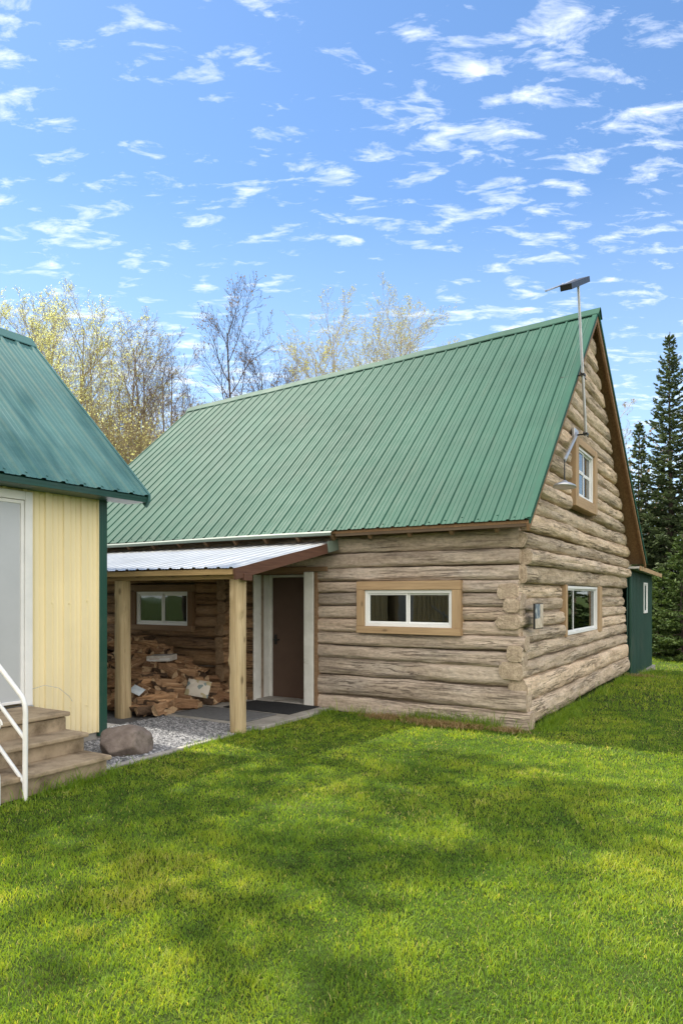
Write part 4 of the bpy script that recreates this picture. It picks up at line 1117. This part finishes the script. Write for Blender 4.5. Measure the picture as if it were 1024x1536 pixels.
SH = [(176, 590, 24, 'twiggy budding thicket beside the rake of the yellow house'), (214, 600, 25, 'yellowish thicket between the yellow house and the cabin roof'), (246, 580, 26, 'taller brown thicket against the cabin roof edge'), (140, 560, 26, 'budding thicket behind the slope of the yellow house roof')]
for i, (px, py, Y, lab) in enumerate(SH):
    dtree('thicket', lab, at(px, Y), hgt(py, Y), 80+i, M['bark_olive'], M['bud_yellow'], .30, 3000, .028, 4, .08, .8, 'thickets behind the houses', cat='shrub')

FR = 'evergreens beyond the lawn'
S = [(1004, 497, 26, 2.15, 'needle_dark', 1.2, .08, 'tallest dark spruce beyond the shed'),
     (958, 632, 26.5, 1.45, 'needle_dark', 1.2, .08, 'shorter slim spruce directly behind the cabin eave'),
     (1050, 640, 25, 2.2, 'needle_dark', 1., .0, 'spruce half outside the frame beside the tallest spruce'),
     (1022, 800, 21.5, 1.5, 'needle_mid', 1.2, .0, 'young bright green fir at the lawn edge, nearest the frame edge'),
     (988, 850, 22.5, 1.3, 'needle_mid', 1.2, .0, 'small bushy fir right beside the green shed'),
     (1000, 740, 29, 2.2, 'needle_dark', 1., .0, 'dark broad fir filling in below the tallest spruce'),
     (968, 760, 30, 2.0, 'needle_dark', 1., .0, 'dark fir showing between the shed and the tallest spruce')]
for i, (px, py, Y, rb, mt, dn, gp_, lab) in enumerate(S):
    spruce('spruce_tree', lab, at(px, Y), hgt(py, Y)+.3, rb, 300+i, M[mt], dn, .12, FR, .25, gp_)
dtree('bare_tree', 'pale bare sapling behind the slim spruce', at(950, 29), hgt(585, 29), 120, M['bark_pale'], M['bud_brown'], .16, 600, .04, 2, .3, .8, BK)
dtree('bare_tree', 'grey bare sapling low between the spruces', at(985, 30), hgt(720, 30), 121, M['bark_pale'], M['bud_brown'], .2, 500, .04, 3, .2, .8, BK)

# trees that stand outside the frame and shade the lawn or show in the window panes
def lawn_tree(x, y, H, seed, lab, nb, base, spread, lean_=(0, 0)):
    dtree('shade_tree', lab, (x, y), H, seed, M['bark_brown'], M['leaf_green'], spread, nb, .075, 1, base, .62, 'tall trees around the yard', lean_=lean_, aim=False)
lawn_tree(-8.6, 10.2, 17, 201, 'tall young-leaved tree close behind the yellow house', 3600, .5, .22)
lawn_tree(-8.3, 13.3, 20, 202, 'tallest young-leaved tree beside the left end of the cabin', 3600, .66, .18, (.08, -.02))
lawn_tree(-9.4, 6.4, 17, 203, 'tall sparse young-leaved tree beside the near end of the yellow house', 1500, .45, .24, (.06, .02))
for i, (x, y, H, lab) in enumerate([(-17, -9, 9, 'broad fir across the yard facing the front windows'), (-11, -13, 10, 'fir behind the viewer'), (-22, -2, 11, 'fir far along the side of the yard'), (17.5, 21, 9.5, 'fir beyond the right side of the lawn'), (21, 26, 11, 'tall fir beyond the far right of the lawn'), (14.5, 25, 8, 'fir just outside the frame at the lawn edge')]):
    spruce('fir_tree', lab, (x, y), H, 2.9, 400+i, M['needle_mid'], .75, .1, 'firs around the yard')

# undergrowth at the foot of the evergreens, and the far wood behind everything
n = 26000
ux = rng.uniform(9.0, 20, n); uy = 23.2+rng.uniform(0, 5, n)**1.0; uh = rng.uniform(0, 1, n)
hump = .9+.7*fbm(np.stack([ux*.6, uy*.6, 0*ux], -1), 4, 3)
C = np.stack([ux, uy, -.32+np.clip(uh*hump, .02, None)], -1)
o = leaves(None, C, .085, M['needle_mid'], 'undergrowth'); tag(o, 'low green undergrowth at the foot of the evergreens', 'undergrowth', None, 'stuff')
G = {}; FC = []
for i in range(620):
    a = rng.uniform(-1.25, 1.25); d = rng.uniform(42, 60); x, y = math.sin(a)*d*1.15, math.cos(a)*d; h = rng.uniform(7, 12.)
    pts = [(x+rng.normal(0, .12)*j, y, -.5+h*j/4) for j in range(5)]
    G.setdefault((5, 4), []).append((pts, [.11, .09, .07, .045, .015]))
    for b in range(9):
        t = rng.uniform(.2, .95); z = h*t; aa = rng.uniform(0, 6.28); L = (1-t)*2.2+.5
        q = [(x+math.cos(aa)*L*s, y+math.sin(aa)*L*s, z+L*.8*s) for s in (0, .5, 1.)]
        G.setdefault((3, 3), []).append((q, [.035, .022, .008]))
        for s in range(7): FC.append((q[2][0]+rng.normal(0, .5), q[2][1]+rng.normal(0, .5), q[2][2]+rng.normal(0, .5)))
V, L4 = tubes(G)
o = fast_mesh('far_wood', V, L4, np.full(len(L4), 4), M['bark_brown'], None, True); tag(o, 'distant bare wood behind the houses', 'wood', None, 'stuff')
fo = leaves(o, np.array(FC), .11, M['bud_brown'], 'foliage')

# ================================================================== grass
def blades(name, P, H, Wd, lean, tint, mat):
    n = len(P); a = rng.uniform(0, 6.283, n); b = rng.uniform(0, 6.283, n)
    w = np.stack([np.cos(a), np.sin(a), 0*a], -1)*Wd[:, None]*.5
    l = np.stack([np.cos(b), np.sin(b), 0*b], -1)*(H*lean)[:, None]
    z = np.zeros((n, 3)); z[:, 2] = 1
    mid = P+z*(H*.55)[:, None]+l*.32; tip = P+z*(H*(1-.25*np.minimum(lean, 1.2)))[:, None]+l
    V = np.stack([P-w, P+w, mid+w*.75, mid-w*.75, tip], 1).reshape(-1, 3)
    base = 5*np.arange(n)[:, None]
    L = np.concatenate([base+np.array([0, 1, 2, 3]), base+np.array([3, 2, 4])], 1).ravel()
    cnt = np.tile([4, 3], n)
    return fast_mesh(name, V, L, cnt, mat, np.repeat(tint, 5), True)
def to_yard(X, Y):
    dx, dy = X-CX, Y-CY; return ca*dx+sa*dy, -sa*dx+ca*dy
def lawn_ok(X, Y):
    x, y = to_yard(X, Y)
    bad = (x < GX1+.055) & (y > -4.27) & (y < .1)
    bad |= (x < -2.87) & (y > -1.76) & (y < .1)
    bad |= (x < HX-.02) & (y < .1) & (y > -9.5)
    bad |= (x < HX+1.345) & (y < SE) & (y > SN)
    bad |= (x < .02) & (x > -9.6) & (y > -.02) & (y < 7.95)
    bad |= (x < .12) & (x > -4.2) & (y > 7.8) & (y < 11.7)
    return ~bad
Ps, Hs, Ws = [], [], []
for y0, y1, den in ((1.3, 2.3, 7000), (2.3, 3.5, 14000), (3.5, 5, 9800), (5, 7, 6000), (7, 10, 3300), (10, 15, 1100), (15, 26, 420)):
    hw = .56; area = (y1-y0)*((y0+y1)*hw+5.6)
    if y0 >= 10: n = int((y1-y0)*14*den*.8)
    else: n = int(area*den)
    Y = y0+(y1-y0)*rng.uniform(0, 1, n)
    X = rng.uniform(-1, 1, n)*(Y*hw+2.8) if y0 < 10 else rng.uniform(1.5, 16, n)
    k = lawn_ok(X, Y) & ((np.abs(X) < Y*.56+.4) | (rng.random(n) < .5)) & (np.abs(X) < Y*.56+9); X, Y = X[k], Y[k]
    Ps.append(np.stack([X, Y, ground(X, Y)-.008], -1)); m = len(X); d = (y0+y1)/2
    Hs.append(rng.gamma(6, 1/6, m)*(.0225 if d < 10 else .038)); Ws.append(np.full(m, .0023+.00055*d)*rng.uniform(.7, 1.35, m))
P = np.vstack(Ps); H = np.concatenate(Hs); Wd = np.concatenate(Ws)
patch = fbm(np.stack([P[:, 0]*.9, P[:, 1]*.9, 0*P[:, 0]], -1), 31, 4)
fine = fbm(np.stack([P[:, 0]*7, P[:, 1]*7, 0*P[:, 0]], -1), 37, 3)
H = H*(1+.75*fine+.25*patch)
clump = fbm(np.stack([P[:, 0]*2.6, P[:, 1]*2.6, 0*P[:, 0]], -1), 41, 3)
tint = np.clip(.31+.26*patch+.34*fine+.34*clump+rng.normal(0, .14, len(P)), 0, 1)
dry = rng.random(len(P)) < .03+.11*sstep(.25, .55, fbm(np.stack([P[:, 0]*1.7+9, P[:, 1]*1.7, 0*P[:, 0]], -1), 47, 3)); tint[dry] = rng.uniform(.85, 1, dry.sum())
g = blades('lawn_grass', P, np.clip(H, .012, .12), Wd, rng.uniform(.25, 1.15, len(P)), tint, M['grass'])
tag(g, 'short green lawn grass in front of the cabin', 'grass', None, 'stuff')
# longer tufts along the walls, steps, post and edging
def along(x0, y0, x1, y1, n, w, h, hs=.35):
    t = rng.uniform(0, 1, n); cl = np.clip(vnoise(np.stack([t*math.hypot(x1-x0, y1-y0)*2.2, 0*t+x0, 0*t], -1), 9)*1.2+.35, 0.05, 1)
    k = rng.random(n) < cl; t = t[k]; n = len(t)
    x = x0+(x1-x0)*t; y = y0+(y1-y0)*t
    d = np.abs(rng.normal(0, w, n)); nx, ny = (y1-y0), -(x1-x0); L = math.hypot(nx, ny); x = x+nx/L*d; y = y+ny/L*d
    X = CX+ca*x-sa*y; Y = CY+sa*x+ca*y
    return np.stack([X, Y, ground(X, Y)-.01], -1), h*rng.gamma(5, .2, n)*np.exp(-d/w*.35)
TT = [along(-2.85, -.04, .05, -.04, 5200, .12, .15), along(.06, .0, .06, 7.9, 6000, .13, .11), along(.14, 8, .14, 11.6, 1500, .1, .13),
      along(HX+1.37, SN, HX+1.37, SE+.03, 2200, .07, .12), along(GX1+.06, -4.2, GX1+.06, -1.8, 2200, .05, .07), along(-2.86, -1.75, -2.86, -.1, 1800, .06, .09)]
P = np.vstack([a for a, _ in TT]); H = np.concatenate([b for _, b in TT]); 
# sign of the side: keep the ones standing on the lawn
k = lawn_ok(P[:, 0], P[:, 1]); P, H = P[k], H[k]
g = blades('wall_grass', P, np.clip(H, .02, .3), rng.uniform(.005, .010, len(P)), rng.uniform(.3, 1.0, len(P)), np.clip(rng.normal(.22, .15, len(P)), 0, 1), M['grass'])
tag(g, 'longer uncut grass along the foot of the log walls', 'grass', None, 'stuff')
P = []
for cx_, cy_, r_, n in ((-1.95, -.22, .16, 700), (-1.15, -.30, .17, 900), (-.75, -.26, .14, 600), (-.2, -.24, .12, 300), (-1.5, -.2, .1, 250), (.3, 6.9, .2, 250)):
    q = rng.normal(0, 1, (n, 2))*r_*np.array([1., .45]); x = cx_+q[:, 0]; y = cy_+q[:, 1]
    P.append(np.stack([CX+ca*x-sa*y, CY+sa*x+ca*y, 0*x], -1))
P = np.vstack(P); P = P[lawn_ok(P[:, 0], P[:, 1])]
g = blades('dry_grass', P, rng.uniform(.03, .10, len(P)), rng.uniform(.005, .009, len(P)), rng.uniform(.8, 1.6, len(P)), rng.uniform(0, 1, len(P)), M['drygrass'])
tag(g, 'tufts of dry tan grass at the foot of the front log wall', 'dry grass', None, 'stuff')

# ================================================================== sky, sun, camera
w = bpy.data.worlds.new('World'); scene.world = w; w.use_nodes = True
nt = w.node_tree; nt.nodes.clear()
sky = nd(nt, 'ShaderNodeTexSky', sky_type='NISHITA'); sky.sun_disc = False
sky.sun_elevation = SUN_EL; sky.sun_rotation = SUN_AZ; sky.air_density = 1.0; sky.dust_density = .15; sky.ozone_density = 2.2
hs = nd(nt, 'ShaderNodeHueSaturation', {'Saturation': 1.12, 'Value': 1.06, 'Color': sky.outputs[0]})
tc = nd(nt, 'ShaderNodeTexCoord'); sp = nd(nt, 'ShaderNodeSeparateXYZ', {'Vector': tc.outputs['Generated']})
zz = mth(nt, 'ADD', mth(nt, 'MAXIMUM', sp.outputs[2], 0.), .10)
px_ = mth(nt, 'DIVIDE', sp.outputs[0], zz); py_ = mth(nt, 'DIVIDE', sp.outputs[1], zz)
cv_ = nd(nt, 'ShaderNodeCombineXYZ', {0: px_, 1: py_, 2: 3.7}).outputs[0]
def cmap(sx, sy, off, rz=0.): return nd(nt, 'ShaderNodeMapping', {'Vector': cv_, 'Scale': (sx, sy, 1), 'Location': off, 'Rotation': (0, 0, rz)}).outputs[0]
big = noise(nt, cmap(1.0, 1.3, (4.3, 1.2, 0)), 1, 4, .55)
det = noise(nt, cmap(9.0, 20., (.4, 2.2, 0), R(8)), 1, 8, .62, .35)
f = mth(nt, 'ADD', mth(nt, 'MULTIPLY', big, .42), mth(nt, 'MULTIPLY', det, .96))
f = ramp(nt, f, [(.69, 0.), (.80, .36), (.95, .86)])
hz = ramp(nt, sp.outputs[2], [(.0, .0), (.06, .6), (.16, 1.)])
f = mth(nt, 'MULTIPLY', f, hz)
# bright cloud added unseen behind the camera, to fill the shaded walls with light
fill_cloud = noise(nt, nd(nt, 'ShaderNodeMapping', {'Vector': tc.outputs['Generated'], 'Scale': (2.2, 2.2, 3.2)}).outputs[0], 1, 5, .6)
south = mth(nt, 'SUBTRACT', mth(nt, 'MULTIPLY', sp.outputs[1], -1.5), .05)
fill_mask = mth(nt, 'MULTIPLY', ramp(nt, mth(nt, 'ADD', south, fill_cloud), [(.50, 0.), (.72, 1.)]), ramp(nt, sp.outputs[2], [(.0, .5), (.05, 1.)]))
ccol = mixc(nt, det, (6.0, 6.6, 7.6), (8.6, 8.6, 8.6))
ccol = mixc(nt, fill_mask, ccol, (11.6, 11.0, 10.2))
f = mth(nt, 'MAXIMUM', f, fill_mask)
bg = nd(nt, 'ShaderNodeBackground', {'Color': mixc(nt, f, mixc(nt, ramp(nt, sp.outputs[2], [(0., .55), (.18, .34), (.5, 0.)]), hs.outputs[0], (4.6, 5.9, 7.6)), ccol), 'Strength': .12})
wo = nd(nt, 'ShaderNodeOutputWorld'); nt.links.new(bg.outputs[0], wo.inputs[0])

sl = bpy.data.lights.new('sun', 'SUN'); sl.energy = 5.0; sl.angle = R(.53); sl.color = (1., .93, .80)
so = bpy.data.objects.new('sun', sl); COL.objects.link(so); so.rotation_mode = 'QUATERNION'; so.rotation_quaternion = SUN.to_track_quat('Z', 'Y')

cam = bpy.data.cameras.new('camera'); cam.sensor_fit = 'VERTICAL'; cam.sensor_height = 36; cam.lens = 24; cam.shift_y = (893-768)/1536
cam.clip_end = 3000
co = bpy.data.objects.new('camera', cam); COL.objects.link(co); co.location = (0, 0, EYE); co.rotation_euler = (R(90), 0, 0)
scene.camera = co
vs = scene.view_settings; vs.view_transform = 'Standard'; vs.look = 'None'; vs.exposure = .78; vs.gamma = 1.; vs.use_curve_mapping = False
scene.cycles.use_denoising = True; scene.cycles.denoiser = 'OPENIMAGEDENOISE'; scene.cycles.denoising_input_passes = 'RGB_ALBEDO_NORMAL'
w.cycles.sampling_method = 'MANUAL'; w.cycles.sample_map_resolution = 1024
scene.cycles.max_bounces = 8; scene.cycles.transparent_max_bounces = 12; scene.cycles.caustics_reflective = False; scene.cycles.caustics_refractive = False
